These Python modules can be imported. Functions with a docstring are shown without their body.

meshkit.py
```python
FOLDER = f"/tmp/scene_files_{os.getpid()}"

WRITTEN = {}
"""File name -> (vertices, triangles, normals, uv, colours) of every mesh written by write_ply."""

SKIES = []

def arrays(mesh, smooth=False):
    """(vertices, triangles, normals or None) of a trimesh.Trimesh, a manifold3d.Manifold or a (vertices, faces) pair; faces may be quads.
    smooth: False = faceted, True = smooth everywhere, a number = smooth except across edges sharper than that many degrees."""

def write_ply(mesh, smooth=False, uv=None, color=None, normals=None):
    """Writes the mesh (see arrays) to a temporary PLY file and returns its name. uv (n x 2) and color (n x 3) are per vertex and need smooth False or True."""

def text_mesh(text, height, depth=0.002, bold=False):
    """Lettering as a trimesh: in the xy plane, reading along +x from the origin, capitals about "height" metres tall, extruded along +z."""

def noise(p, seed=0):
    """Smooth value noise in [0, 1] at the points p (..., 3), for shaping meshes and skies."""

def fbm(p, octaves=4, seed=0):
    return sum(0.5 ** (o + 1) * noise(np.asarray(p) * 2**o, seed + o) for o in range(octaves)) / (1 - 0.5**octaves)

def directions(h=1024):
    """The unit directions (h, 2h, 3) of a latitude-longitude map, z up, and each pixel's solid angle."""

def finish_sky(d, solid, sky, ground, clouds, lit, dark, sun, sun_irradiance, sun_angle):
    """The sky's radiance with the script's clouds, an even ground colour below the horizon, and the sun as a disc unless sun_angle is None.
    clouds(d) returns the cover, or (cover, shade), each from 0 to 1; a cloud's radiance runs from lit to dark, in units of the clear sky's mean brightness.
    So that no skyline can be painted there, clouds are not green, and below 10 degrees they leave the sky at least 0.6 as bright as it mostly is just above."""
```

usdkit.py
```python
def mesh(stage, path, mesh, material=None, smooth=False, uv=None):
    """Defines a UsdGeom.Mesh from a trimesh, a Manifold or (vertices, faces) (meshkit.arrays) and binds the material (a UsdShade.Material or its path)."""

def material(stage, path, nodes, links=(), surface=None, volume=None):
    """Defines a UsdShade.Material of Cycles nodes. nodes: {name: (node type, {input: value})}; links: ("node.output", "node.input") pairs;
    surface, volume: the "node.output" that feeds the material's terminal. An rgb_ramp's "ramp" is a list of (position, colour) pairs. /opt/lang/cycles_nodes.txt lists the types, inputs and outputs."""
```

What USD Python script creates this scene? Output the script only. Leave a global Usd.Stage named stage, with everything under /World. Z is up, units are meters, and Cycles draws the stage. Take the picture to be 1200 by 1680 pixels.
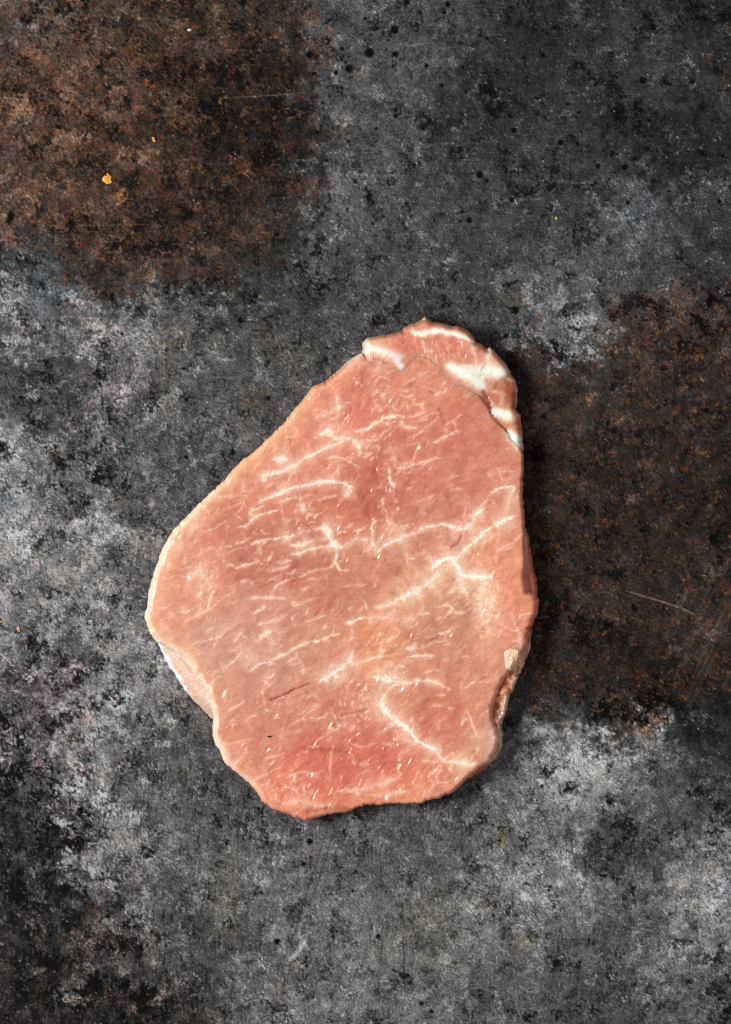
import math
import numpy as np, shapely, usdkit
from scipy import ndimage as ndi
from scipy.spatial import Delaunay, cKDTree
from shapely.geometry import Polygon, LineString, Point
from shapely.ops import unary_union
from pxr import Usd, UsdGeom, UsdLux, UsdShade, Sdf, Gf, Vt

stage = Usd.Stage.CreateInMemory()
UsdGeom.SetStageUpAxis(stage, UsdGeom.Tokens.z)
UsdGeom.SetStageMetersPerUnit(stage, 1.0)
UsdGeom.Xform.Define(stage, '/World')
UsdGeom.Scope.Define(stage, '/World/Looks')

# All measures are laid out in millifields of 0.2 mm: (600, 840) is the middle of the table, x right, y towards the viewer.
S = 0.0002
def wx(x): return (np.asarray(x, float) - 600.0) * S
def wy(y): return (840.0 - np.asarray(y, float)) * S

# ------------------------------------------------------------------ camera, light, exposure
CAM_H = 1.2
cam = UsdGeom.Camera.Define(stage, '/World/camera')
UsdGeom.Xformable(cam).AddTranslateOp().Set(Gf.Vec3d(0, 0, CAM_H))
cam.CreateHorizontalApertureAttr(24.0)
cam.CreateVerticalApertureAttr(24.0 * 1024 / 731)
cam.CreateFocalLengthAttr(24.0 * CAM_H / (1200 * S))
cam.CreateClippingRangeAttr(Gf.Vec2f(0.05, 20))
cam.CreateExposureAttr(0.0)

def rect_light(path, pos, target, w, h, intensity, color):
    l = UsdLux.RectLight.Define(stage, path)
    l.CreateWidthAttr(w); l.CreateHeightAttr(h); l.CreateIntensityAttr(intensity)
    l.CreateColorAttr(Gf.Vec3f(*color)); l.CreateNormalizeAttr(False)
    m = Gf.Matrix4d().SetLookAt(Gf.Vec3d(*pos), Gf.Vec3d(*target), Gf.Vec3d(0, 1, 0.01)).GetInverse()
    UsdGeom.Xformable(l).AddTransformOp().Set(m)
    return l
FILL = 0.11
LAMP, LAMP_W, LAMP_H = np.array([-0.70, 0.07, 0.75]), 0.30, 0.36
def key_light(x, y):
    r = np.stack([LAMP[0] - x, LAMP[1] - y, LAMP[2] + 0 * x], -1); d = np.linalg.norm(r, axis=-1)
    return LAMP_W * LAMP_H * (r[..., 2] / d) * ((r @ LAMP) / d / np.linalg.norm(LAMP)) / d**2 / math.pi
KEY = 0.89 / float(key_light(np.array(0.), np.array(0.)))
def light_on(x, y): return KEY * key_light(wx(x), wy(y)) + FILL      # irradiance on the table, used to read true colours off the lit scene
rect_light('/World/window_softbox', tuple(LAMP), (0.0, 0, 0), LAMP_W, LAMP_H, KEY, (1.0, 0.985, 0.96))
dome = UsdLux.DomeLight.Define(stage, '/World/room_light')
dome.CreateIntensityAttr(FILL); dome.CreateColorAttr(Gf.Vec3f(0.97, 0.98, 1.0))

# ------------------------------------------------------------------ helpers
def lin(c):
    c = np.asarray(c, float) / 255.0
    return np.where(c <= 0.04045, c / 12.92, ((c + 0.055) / 1.055) ** 2.4)
def sstep(a, b, x):
    t = np.clip((x - a) / (b - a), 0, 1); return t * t * (3 - 2 * t)
def data(prim, **kw):
    for k, v in kw.items(): prim.SetCustomDataByKey(k, v)
def color_primvar(m, name, values):
    UsdGeom.PrimvarsAPI(m).CreatePrimvar(name, Sdf.ValueTypeNames.Color3fArray, 'vertex').Set(Vt.Vec3fArray.FromNumpy(np.asarray(values, np.float32)))
def float_primvar(m, name, values):
    UsdGeom.PrimvarsAPI(m).CreatePrimvar(name, Sdf.ValueTypeNames.FloatArray, 'vertex').Set(Vt.FloatArray.FromNumpy(np.asarray(values, np.float32)))
def catmull(pts, step=0.7):
    p = np.asarray(pts, float)
    if len(p) == 1: return p
    if len(p) > 2:
        q = np.vstack([2 * p[0] - p[1], p, 2 * p[-1] - p[-2]]); out = []
        for i in range(1, len(q) - 2):
            n = max(2, int(np.linalg.norm(q[i + 1] - q[i]) / step)); t = np.linspace(0, 1, n, endpoint=False)[:, None]
            a, b, c, d = q[i - 1], q[i], q[i + 1], q[i + 2]
            out.append(0.5 * (2 * b + (c - a) * t + (2 * a - 5 * b + 4 * c - d) * t**2 + (3 * b - a - 3 * c + d) * t**3))
        return np.vstack(out + [p[-1:]])
    n = max(2, int(np.linalg.norm(p[1] - p[0]) / step)); t = np.linspace(0, 1, n)[:, None]
    return p[0] * (1 - t) + p[1] * t

class Field:
    """A rectangle of the table sampled every `step` units, for laying out colour and relief before they go to mesh vertices."""
    def __init__(self, x0, y0, x1, y1, step):
        self.x0, self.y0, self.step = x0, y0, step
        self.xs, self.ys = np.arange(x0, x1, step, float), np.arange(y0, y1, step, float)
        self.shape = (len(self.ys), len(self.xs)); self.X, self.Y = np.meshgrid(self.xs, self.ys)
    def white(self, seed): return np.random.default_rng(seed).standard_normal(self.shape)
    def band(self, lo, hi, seed, beta=1.0, stretch=1.0, ang=0.0):
        """Noise with features from lo to hi units, drawn out by `stretch` along the angle (degrees, rising to the right)."""
        f = np.fft.rfft2(self.white(seed)); fy = np.fft.fftfreq(self.shape[0], self.step)[:, None]; fx = np.fft.rfftfreq(self.shape[1], self.step)[None]
        a = math.radians(ang); u = (fx * math.cos(a) - fy * math.sin(a)) * stretch; v = fx * math.sin(a) + fy * math.cos(a)
        k = np.hypot(u, v) + 1e-9
        f *= k ** -beta * np.exp(-(k * lo) ** 2) * (1 - np.exp(-(k * hi) ** 2)); n = np.fft.irfft2(f, self.shape)
        return (n - n.mean()) / n.std()
    def points(self, pts, sigma):
        """Smooth field through (x, y, values...) control points."""
        p = np.asarray(pts, float); s = 8 if self.step < 4 else 2
        xs, ys = self.xs[::s], self.ys[::s]; X, Y = np.meshgrid(xs, ys); out = 0; W = 1e-12
        vals = p[:, 2:]
        for (x, y), v in zip(p[:, :2], vals):
            d2 = (X - x) ** 2 + (Y - y) ** 2; w = np.exp(-d2 / (2 * sigma**2)) + 1e-3 * np.exp(-d2 / (2 * (3 * sigma) ** 2)); W = W + w; out = out + w[..., None] * v
        out = out / W[..., None]
        r = [ndi.map_coordinates(out[..., i], [np.arange(self.shape[0])[:, None] / s + 0 * self.X, np.arange(self.shape[1])[None] / s + 0 * self.X], order=1, mode='nearest') for i in range(vals.shape[1])]
        return np.stack(r, -1)[..., 0] if vals.shape[1] == 1 else np.stack(r, -1)
    def window(self, x0, y0, x1, y1):
        i0, i1 = np.clip([(y0 - self.y0) / self.step, (y1 - self.y0) / self.step + 2], 0, self.shape[0]).astype(int)
        j0, j1 = np.clip([(x0 - self.x0) / self.step, (x1 - self.x0) / self.step + 2], 0, self.shape[1]).astype(int)
        return slice(i0, i1), slice(j0, j1)
    def stroke(self, target, pts, w, s, taper=True, op='max', sharp=2.0):
        c = catmull(pts); w = np.atleast_1d(w); n = len(c)
        wid = np.interp(np.linspace(0, 1, n), np.linspace(0, 1, len(w)), w) if n > 1 else w[:1]
        if taper and n > 3:
            t = np.linspace(0, 1, n); wid = wid * (0.45 + 0.55 * np.minimum(1, np.minimum(t, 1 - t) * 5))
        m = 3 * wid.max() + 2
        i, j = self.window(c[:, 0].min() - m, c[:, 1].min() - m, c[:, 0].max() + m, c[:, 1].max() + m)
        if target[i, j].size == 0: return
        q = np.stack([self.X[i, j].ravel(), self.Y[i, j].ravel()], 1)
        d, k = cKDTree(c).query(q); v = (s * np.exp(-(d / wid[k]) ** sharp)).reshape(target[i, j].shape)
        target[i, j] = np.maximum(target[i, j], v) if op == 'max' else target[i, j] + v
    def blob(self, x, y, rx, ry, ang=0, p=2):
        a = math.radians(ang); dx, dy = self.X - x, self.Y - y
        return np.exp(-((((dx * math.cos(a) - dy * math.sin(a)) / rx) ** 2 + ((dx * math.sin(a) + dy * math.cos(a)) / ry) ** 2)) ** (p / 2))
    def inside(self, poly):
        """Distance to the polygon's edge, positive inside."""
        s = 4 if self.step < 4 else 1
        X, Y = np.meshgrid(self.xs[::s], self.ys[::s]); P = Polygon(poly); shapely.prepare(P)
        pt = shapely.points(X, Y); d = shapely.distance(pt, P.exterior); d = np.where(shapely.contains_xy(P, X, Y), d, -d)
        return ndi.map_coordinates(d, [self.Y * 0 + np.arange(self.shape[0])[:, None] / s, self.X * 0 + np.arange(self.shape[1])[None] / s], order=1, mode='nearest')
    def at(self, a, x, y, order=1):
        co = [(np.asarray(y) - self.y0) / self.step, (np.asarray(x) - self.x0) / self.step]
        if a.ndim == 3: return np.stack([ndi.map_coordinates(a[..., i], co, order=order, mode='nearest') for i in range(a.shape[2])], -1)
        return ndi.map_coordinates(a, co, order=order, mode='nearest')
    def warp(self, a, dx, dy):
        co = [np.arange(self.shape[0])[:, None] + dy / self.step, np.arange(self.shape[1])[None] + dx / self.step]
        return ndi.map_coordinates(a, co, order=1, mode='nearest')

# ================================================================== the weathered metal surface
B = Field(-180, -180, 1380, 1860, 2.0)
gray_points = [
 (560,60,80),(700,100,78),(900,60,58),(1100,100,66),(1180,40,52),(650,250,80),(800,150,58),(760,200,60),(1000,200,60),(1100,230,52),(950,330,68),(1050,380,84),(1150,380,66),
 (560,330,90),(600,420,80),(700,420,80),(800,400,70),(900,480,84),(940,540,92),(1000,480,78),(1150,450,62),(1060,440,68),(640,150,82),(560,200,82),(860,240,66),(740,300,72),(660,330,80),
 (20,520,104),(80,480,100),(150,560,98),(250,520,98),(350,520,80),(450,480,68),(520,520,74),(300,600,86),(100,640,80),(60,620,76),(200,680,90),(350,680,88),(450,600,82),(30,750,116),(120,780,94),
 (200,800,90),(300,760,85),(150,880,120),(50,900,126),(250,880,95),(60,980,115),(170,980,112),(230,960,90),(200,1080,115),(100,1100,86),(60,1150,76),(40,1220,70),(180,1170,116),(250,1150,104),
 (230,1230,84),(300,1230,80),(130,1240,98),(150,1310,118),(60,1320,55),(100,1370,50),(50,1440,40),(180,1400,104),(250,1350,95),(350,1350,85),(300,1420,95),(400,1450,92),(500,1400,95),(450,1500,98),
 (550,1500,100),(250,1500,80),(200,1560,62),(80,1520,48),(60,1620,48),(180,1640,48),(300,1640,58),(280,1560,74),(400,1600,84),(450,1650,95),(550,1600,98),(700,1420,88),(650,1500,95),(700,1600,95),
 (800,1500,100),(760,1370,85),(860,1300,95),(950,1260,116),(900,1240,118),(1000,1290,100),(1080,1230,88),(1170,1250,58),(1100,1330,74),(1020,1380,64),(880,1380,95),(870,1450,108),(930,1480,100),
 (1040,1460,80),(1000,1540,76),(1150,1480,108),(1190,1420,98),(1100,1560,94),(950,1560,76),(850,1600,85),(1000,1640,74),(1150,1640,78),(600,1400,90),(500,1330,88),
 (900,620,52),(1000,640,54),(1100,680,50),(1180,560,50),(1050,550,52),(900,780,48),(1000,800,44),(1150,800,43),(900,950,46),(1050,950,46),(1150,1000,50),(950,1080,44),(1050,1120,38),(1180,1130,45),
 (900,1150,54),(980,1170,42),(1150,1180,36),(860,1180,70),(840,1260,90),
 (50,50,72),(150,50,66),(280,40,60),(400,40,60),(450,120,47),(350,150,46),(420,230,43),(480,250,47),(250,200,56),(100,200,64),(30,250,70),(150,280,58),(250,300,56),(350,320,53),(430,340,57),
 (100,350,64),(200,380,53),(300,390,53),(40,430,72),(120,420,58),(180,450,58),(300,440,60),(400,430,60),(560,700,80),(700,500,72),(560,560,80)]
wA, wB = B.band(6, 90, 1, 1.2), B.band(6, 90, 2, 1.2)
rag = B.band(2, 40, 3, 0.9)
tone = B.warp(B.points(gray_points, 32), wA * 16, wB * 16)
left = sstep(720, 180, B.X); low = sstep(1180, 1350, B.Y)
tone = 99 * (tone / 95) ** 1.55 * (1 + 0.02 * left) * (1 - 0.10 * B.blob(40, 850, 190, 260, 0, 3)) * (1 + 0.13 * B.blob(1020, 1430, 240, 240, 0, 3)) * (1 + 0.10 * B.blob(960, 450, 170, 130, 0, 3)) * (1 + 0.10 * B.blob(110, 190, 190, 190, 0, 3)) * (1 + 0.28 * B.blob(1000, 900, 260, 330, 0, 4))
wE, wF = B.band(30, 220, 4, 1.2), B.band(30, 220, 5, 1.2); torn = B.band(2.0, 60, 6, 1.15)
def patch(poly, soft=10, ragged=15):
    return 1 / (1 + np.exp(-(B.warp(B.inside(poly), wA * 14 + wE * 20, wB * 14 + wF * 20) + torn * ragged + rag * 5) / soft * 2.4))
rust = np.maximum(
    patch([(-300,-300),(470,-300),(505,20),(515,110),(505,200),(500,280),(470,325),(440,360),(430,420),(380,440),(250,440),(200,480),(130,470),(100,405),(60,390),(-300,380)], 14),
    patch([(850,575),(920,560),(990,640),(1000,560),(1030,500),(1120,480),(1500,470),(1500,1200),(1170,1165),(1090,1170),(1010,1185),(930,1170),(890,1170),(840,1110),(800,900)], 14))
rust = np.maximum(rust, 0.35 * patch([(-200,1480),(90,1500),(150,1480),(230,1560),(330,1600),(340,1700),(330,2000),(-300,2000)], 22))
plum = np.maximum(patch([(-200,1030),(70,1040),(130,1100),(140,1180),(110,1260),(40,1270),(-200,1270)], 25), patch([(-200,1280),(110,1290),(130,1400),(90,1480),(-200,1500)], 25))
plum = np.maximum(plum, 0.6 * patch([(-200,180),(40,190),(60,330),(30,400),(-200,420)], 25))
plum = np.maximum(plum, 0.7 * patch([(1040,470),(1250,470),(1250,690),(1130,640),(1080,520)], 25))
plum = np.maximum(plum, 0.6 * patch([(120,560),(230,560),(260,640),(200,760),(110,740)], 30))
tan = B.blob(150, 220, 260, 260, 0, 3)
# light flaking paint, dark scale and other dark blotches, some along the meat edges
flake = np.zeros(B.shape)
for x, y, rx, ry, a, s in [(545,385,18,16,0,.9),(1030,352,16,20,0,.9),(848,335,12,18,0,.8),(700,400,30,22,0,.4),(885,482,45,28,0,.9),(945,545,40,50,40,1.0),(990,560,30,30,0,.7),(860,545,18,35,0,.7),
    (245,512,14,18,0,.9),(160,556,34,20,0,.9),(20,500,26,45,0,.95),(30,560,30,20,0,.7),(240,545,30,20,0,.5),(170,868,32,28,0,.9),(30,890,40,40,0,.8),(25,770,40,50,0,.8),(140,830,40,20,0,.6),
    (150,1320,30,60,-15,.8),(195,1150,25,40,0,.8),(40,1110,25,22,0,.6),(60,1200,14,12,0,.6),(110,1190,16,14,0,.5),(940,1250,80,40,10,1.0),(900,1280,40,50,0,.6),(1010,1230,50,24,0,.7),(1080,1190,30,20,0,.5),
    (1165,1480,50,55,0,.85),(1190,1400,25,30,0,.8),(890,1450,50,36,-30,.7),(920,1420,30,20,0,.6),(1110,1560,40,30,0,.6),(1070,1600,60,30,0,.4),(250,1215,20,14,0,.5),(500,1350,14,12,0,.7),(230,650,60,40,0,.4),
    (300,560,40,30,0,.4),(340,500,20,14,0,.5),(1140,300,40,30,0,.5),(980,320,30,25,0,.5),(1120,340,30,20,0,.5),(620,20,30,25,0,.5),(560,20,24,20,0,.4),(150,1540,16,10,0,.5),(70,1500,12,30,30,.5),(130,1630,20,8,30,.6),
    (690,390,24,30,0,.3),(500,600,30,40,0,.3),(430,560,30,30,0,.3),(30,60,40,30,0,.35),(190,40,20,14,0,.4),(110,50,30,40,0,.3),(200,1250,40,30,0,.5),(1180,380,30,40,0,.3),(790,1310,40,50,0,.4),(850,1340,50,40,0,.4)]:
    flake = np.maximum(flake, s * B.blob(x, y, rx, ry, a))
scale_ = np.zeros(B.shape)
for x, y, rx, ry, a, s in [(850,14,24,16,0,.9),(905,45,40,16,-35,.7),(960,70,30,30,0,.5),(1140,14,60,16,-10,.7),(1180,35,50,14,0,.7),(690,200,30,22,10,.6),(815,165,24,30,30,.9),(780,190,40,20,30,.5),(910,285,28,24,0,1.),(950,298,26,10,0,.8),
    (1085,240,26,12,-30,.8),(1055,170,18,24,0,.8),(1020,190,26,26,0,.6),(1090,120,20,30,0,.4),(1130,290,14,14,0,.7),(845,285,20,18,0,.6),(620,70,26,20,0,.5),(130,20,30,22,0,.5),(150,40,26,20,0,.7),
    (340,170,60,50,0,.6),(430,180,40,60,0,.6),(440,260,50,30,0,.6),(350,90,60,40,0,.4),(280,400,60,20,0,.6),(55,415,40,16,20,.7),(60,610,30,20,0,.7),(130,770,60,40,0,.5),(170,790,30,24,0,.6),(60,720,50,30,0,.4),
    (70,1070,50,30,0,.6),(100,1150,40,50,0,.6),(30,1180,30,40,0,.6),(60,1300,60,50,0,.8),(110,1390,40,60,0,.8),(40,1460,50,40,0,1.),(200,1530,30,40,0,.9),(150,1600,50,30,0,.7),(240,1640,60,40,0,.8),(60,1590,60,60,0,.6),
    (270,1535,16,8,0,.8),(290,1198,12,9,0,.8),(240,1230,40,16,0,.5),(1040,1370,36,26,20,.8),(1000,1350,24,20,0,.7),(1180,1340,24,40,0,1.),(1160,1370,40,20,0,.6),(1170,1570,40,12,0,.8),(940,1575,40,20,-20,.7),(1000,1600,60,30,0,.5),
    (1170,1640,40,40,0,.7),(870,1180,40,14,0,.7),(1080,1160,70,24,0,.8),(1000,1160,60,30,0,.8),(880,690,20,80,0,.5),(880,560,20,14,0,.9),(900,575,46,14,0,.9),(1060,505,40,26,0,.8),(1100,480,30,20,0,.6),(1150,520,60,60,0,.4),(960,1000,70,50,0,.3),
    (700,1310,60,16,0,.4),(1190,870,40,90,0,.5),(1040,720,40,30,0,.3),(770,470,70,36,0,.4),(640,500,50,30,0,.5),(500,440,40,30,0,.5),(400,480,50,20,0,.5),(340,480,30,30,0,.5),(230,470,20,30,0,.5),(180,1440,40,24,0,.3),(360,1290,30,16,0,.5)]:
    scale_ = np.maximum(scale_, s * B.blob(x, y, rx, ry, a))
flake, scale_ = B.warp(flake, wA * 9, wB * 9), B.warp(scale_, wA * 8, wB * 8)

f1, f2, f3 = B.band(1.6, 14, 11, 0.7), B.band(1.6, 26, 12, 0.9), B.band(4, 60, 13, 1.1)
f4 = B.band(1.4, 9, 17, 0.4); f5 = B.band(3, 16, 19, 0.6); f6 = B.band(5, 34, 20, 0.8)
mott = B.band(8, 120, 14, 1.2)
brush_v, brush_h = B.band(1.4, 8, 15, 0.5, stretch=14, ang=88), B.band(1.4, 8, 16, 0.5, stretch=16, ang=2)
brush_d = B.band(1.4, 8, 18, 0.5, stretch=14, ang=72)
g = tone * (0.93 + 0.06 * f3 + 0.05 * mott + 0.05 * f6)
rid = lambda n: 0.8 - np.abs(n)
wC, wD = B.band(5, 30, 71, 1.0), B.band(5, 30, 72, 1.0)
sw = lambda n, k=5.0: B.warp(n, wC * k, wD * k)
big = sw(B.band(2.0, 90, 73, 1.45)); cloud = sw(B.band(1.5, 40, 74, 1.05)); curl = sw(rid(B.band(4, 22, 75, .7)), 6); fine_ = B.band(1.4, 8, 76, .5)
busy = np.clip(0.56 + 0.34 * B.band(20, 120, 77, 1.2) + 0.5 * flake + 0.2 * left + 0.25 * rust, 0.25, 1.7)        # how broken the surface is, from place to place
n_ = (0.50 + 0.12 * left) * big + 0.70 * cloud + 0.45 * curl
n_ = np.where(n_ > 0, n_ * 1.12, n_ * 0.78)
mottled = np.maximum(plum, np.maximum(B.blob(60, 1390, 130, 150, 0, 3), 0.7 * B.blob(130, 1590, 220, 110, 0, 3)))
mottled = np.maximum(mottled, 0.5 * B.blob(1060, 1180, 160, 60, 0, 3)); mottled = np.maximum(mottled, .45 * tan * rust); busy = busy + 0.55 * mottled; n_ = n_ + 0.35 * mottled
g += (tone + 6 + 26 * mottled) * (0.20 + 0.05 * left) * busy * n_ + (tone + 6) * 0.11 * fine_
g += (5.2 - 2.4 * rust + 1.2 * left * low) * (0.6 + 0.4 * np.clip(B.band(30, 160, 78, 1.), -1, 2)) * (brush_v * (0.4 + 0.6 * low + 0.4 * left) + 0.9 * brush_h * sstep(700, 100, B.Y)) + 2.6 * brush_d * low
fl = sstep(0.8, 1.9, flake * 1.35 + 0.55 * cloud + 0.35 * big)
g += fl * (26 + 12 * f4)
bits = sstep(1.5, 2.5, fine_ * 0.45 + cloud * 0.85 + 0.8 * (flake - 0.2) + 0.2 * left)
g += bits * 30 * (1 - 0.6 * rust)
dk = sstep(0.6, 1.6, scale_ * 1.4 - 0.45 * cloud - 0.40 * big + 0.1)
g *= 1 - 0.62 * dk
dots = sstep(1.3, 2.4, -fine_ * 0.5 - cloud * 0.9 - 0.15 + 0.35 * plum)
g *= 1 - 0.35 * dots
# round pits
pit = np.zeros(B.shape)
for x, y, r in [(573,112,5.5),(551,119,3.3),(562,80,3),(399,4,5),(517,120,3),(584,298,2.6),(530,168,2.2),(573,231,2.2),(537,263,2.2),(648,48,6),(607,86,6.5),(649,89,5),(668,3,4),(735,6,4),(800,62,2.6),(892,90,3),(860,94,2.6),
    (1073,43,4),(700,107,3.2),(650,180,3.2),(650,190,3.2),(618,210,2.2),(881,161,2.8),(932,170,2.6),(844,213,4),(921,233,4),(982,272,3.5),(788,286,5),(800,296,2.6),(841,328,3.6),(771,361,4),(667,333,2.6),(612,367,2.2),(760,347,2.6),
    (1031,332,3),(1098,313,2.3),(1181,330,3),(1026,274,4.5),(1056,131,5),(1137,133,3),(1153,178,2.6),(65,657,3),(306,655,3.2),(441,653,3.2),(306,750,3.2),(200,547,2.6),(382,742,4),(846,509,6),(1091,604,4.5),(1042,996,5),
    (621,1537,3.2),(673,1613,2.8),(692,1647,2.8),(709,1660,2.6),(810,1502,2.3),(509,1381,4.8),(510,1407,2.3),(499,1418,3.2),(579,1462,2.3),(295,168,5),(509,89,5),(17,360,6),(18,355,6),(455,1545,4),(890,1290,2.5),(1160,673,4),
    (730,20,2.6),(765,150,2.4),(600,30,2.4),(690,20,2.4),(760,110,2.2),(950,184,2.4),(680,270,2.2),(726,140,2.6)]:
    B.stroke(pit, [(x, y)], r * 1.2, 1.0, sharp=6)
rng = np.random.default_rng(5)
for _ in range(170):
    x, y = rng.uniform(-150, 1350), rng.uniform(-150, 1830); B.stroke(pit, [(x, y)], rng.uniform(1.2, 2.4), rng.uniform(.4, .9), sharp=3)
# scratches: (points, width, brightness change)
scr = np.zeros(B.shape); scr_d = np.zeros(B.shape)
for pts, w, s in [([(370,160),(430,157),(500,152)],1.1,.6),([(1030,970),(1110,995),(1142,1009)],1.3,.8),([(70,371),(180,369),(285,367)],1.0,.4),([(500,1545),(488,1562),(474,1576)],4,.8),([(980,84),(1030,78)],1,.4),([(940,300),(975,299)],1.2,.6),
    ([(880,1014),(900,1012)],1.6,.6),([(300,262),(335,260)],1.0,.4),([(820,330),(900,325)],1,.3),([(100,520),(180,523)],1.0,.4),([(60,1505),(75,1530)],2.5,.6),([(30,1500),(60,1525)],2,.5),([(55,1600),(75,1590)],3,.6)]:
    B.stroke(scr, pts, w, s)
for k in range(26):
    x, y = rng.uniform(1120, 1200), rng.uniform(960, 1060); l = rng.uniform(40, 120); B.stroke(scr, [(x, y), (x - l * .5, y + l)], 1.0, rng.uniform(.12, .35))
for k in range(60):
    x, y = rng.uniform(-100, 260), rng.uniform(820, 1300); l = rng.uniform(30, 110); B.stroke(scr_d if k % 2 else scr, [(x, y), (x - l * .18, y + l)], 0.9, rng.uniform(.15, .4))
for k in range(70):
    x, y = rng.uniform(380, 1000), rng.uniform(1330, 1750); l = rng.uniform(30, 130); B.stroke(scr_d if k % 3 else scr, [(x, y), (x - l * rng.uniform(-.05, .25), y + l)], 0.9, rng.uniform(.12, .35))
for k in range(90):
    x, y = rng.uniform(-100, 1300), rng.uniform(-100, 1800); l = rng.gamma(2, 26) + 8; a = rng.choice([1.35, 1.5, 1.62, 0.05, -0.06, 2.4, 0.7], p=[.25, .2, .15, .15, .1, .08, .07]) + rng.normal(0, .06); b = rng.normal(0, l * .04)
    B.stroke(scr if k % 5 < 3 else scr_d, [(x, y), (x + math.cos(a) * l / 2 + b, y - math.sin(a) * l / 2 + b), (x + math.cos(a) * l, y - math.sin(a) * l)], rng.uniform(.7, 1.3), rng.uniform(.1, .4))
for k in range(60):
    x, y = rng.uniform(-50, 1200), rng.uniform(20, 560); l = rng.uniform(30, 120); B.stroke(scr if k % 2 else scr_d, [(x, y), (x + l, y - rng.uniform(-3, 5))], 0.9, rng.uniform(.08, .3))
for pts in [[(198,1260),(150,1410)],[(240,1135),(202,1240)],[(755,1310),(760,1410)],[(660,1450),(665,1650)],[(542,1345),(480,1540)],[(150,1180),(165,1330)],[(205,1255),(160,1400)],[(560,1330),(505,1500)]]:
    B.stroke(scr_d, pts, 1.2, .45)
g = g * (1 - 0.93 * np.clip(pit, 0, 1)) * (1 - 0.75 * scr_d) + 85 * scr
g = np.where(g > 150, 150 + (g - 150) * .6, g); g = np.clip(g, 5, 200)
# colour of the surface
tint = np.ones(B.shape + (3,)) * np.array([1.0, 1.0, 1.005])
def mixin(m, c):
    global tint
    tint = tint * (1 - m[..., None]) + np.asarray(c) * m[..., None]
mixin(0.5 * sstep(0, 1.5, mott), [1.03, 1.0, 0.97]); mixin(0.5 * sstep(0, 1.5, -mott), [0.97, 1.0, 1.05])
hueA, hueB = B.band(5, 45, 61, .9), B.band(4, 30, 62, .8)
mixin(np.clip(rust * (0.72 + 0.25 * hueA), 0, 1), [1.22, 0.96, 0.82]); mixin(np.clip(tan * rust * (0.65 + 0.4 * hueB), 0, 1), [1.27, 0.98, 0.74]); mixin(np.clip(rust * (-0.1 + 0.35 * hueB), 0, .8), [1.16, 0.92, 0.90])
mixin(np.clip(0.25 * left * hueA * (1 - rust), 0, .7), [1.07, .98, .98])
mixin(0.6 * plum * sstep(-.4, 1.0, f3), [1.13, 0.95, 0.99])
blue = np.zeros(B.shape)
for x, y, rx, ry, s in [(75,478,38,40,.9),(1050,245,36,14,.8),(1075,255,14,10,.8),(1030,355,14,18,.7),(1075,300,16,14,.7),(1062,345,16,18,.7),(1065,390,16,24,.5),(935,560,40,60,.35),(920,1290,10,24,1.),(910,1210,24,12,.6),(1160,1190,14,12,1.),(1145,1200,24,26,.6),
    (920,1620,90,60,.4),(85,440,24,12,.9),(20,590,40,20,.5),(60,620,60,40,.5),(40,800,70,40,.4),(50,60,60,40,.6),(170,30,30,20,.6),(870,170,20,30,.3),(1160,1250,20,16,.5),(960,1470,60,60,.2),(490,1560,12,14,.6),(60,1450,60,60,.4),(1140,1110,20,20,.3)]:
    blue = np.maximum(blue, s * B.blob(x, y, rx, ry))
blue = B.warp(blue, wA * 8, wB * 8) * np.clip(0.75 + 0.35 * f2, 0, 1.3)
mixin(np.clip(blue, 0, 1), [0.91, 1.0, 1.08])
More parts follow.
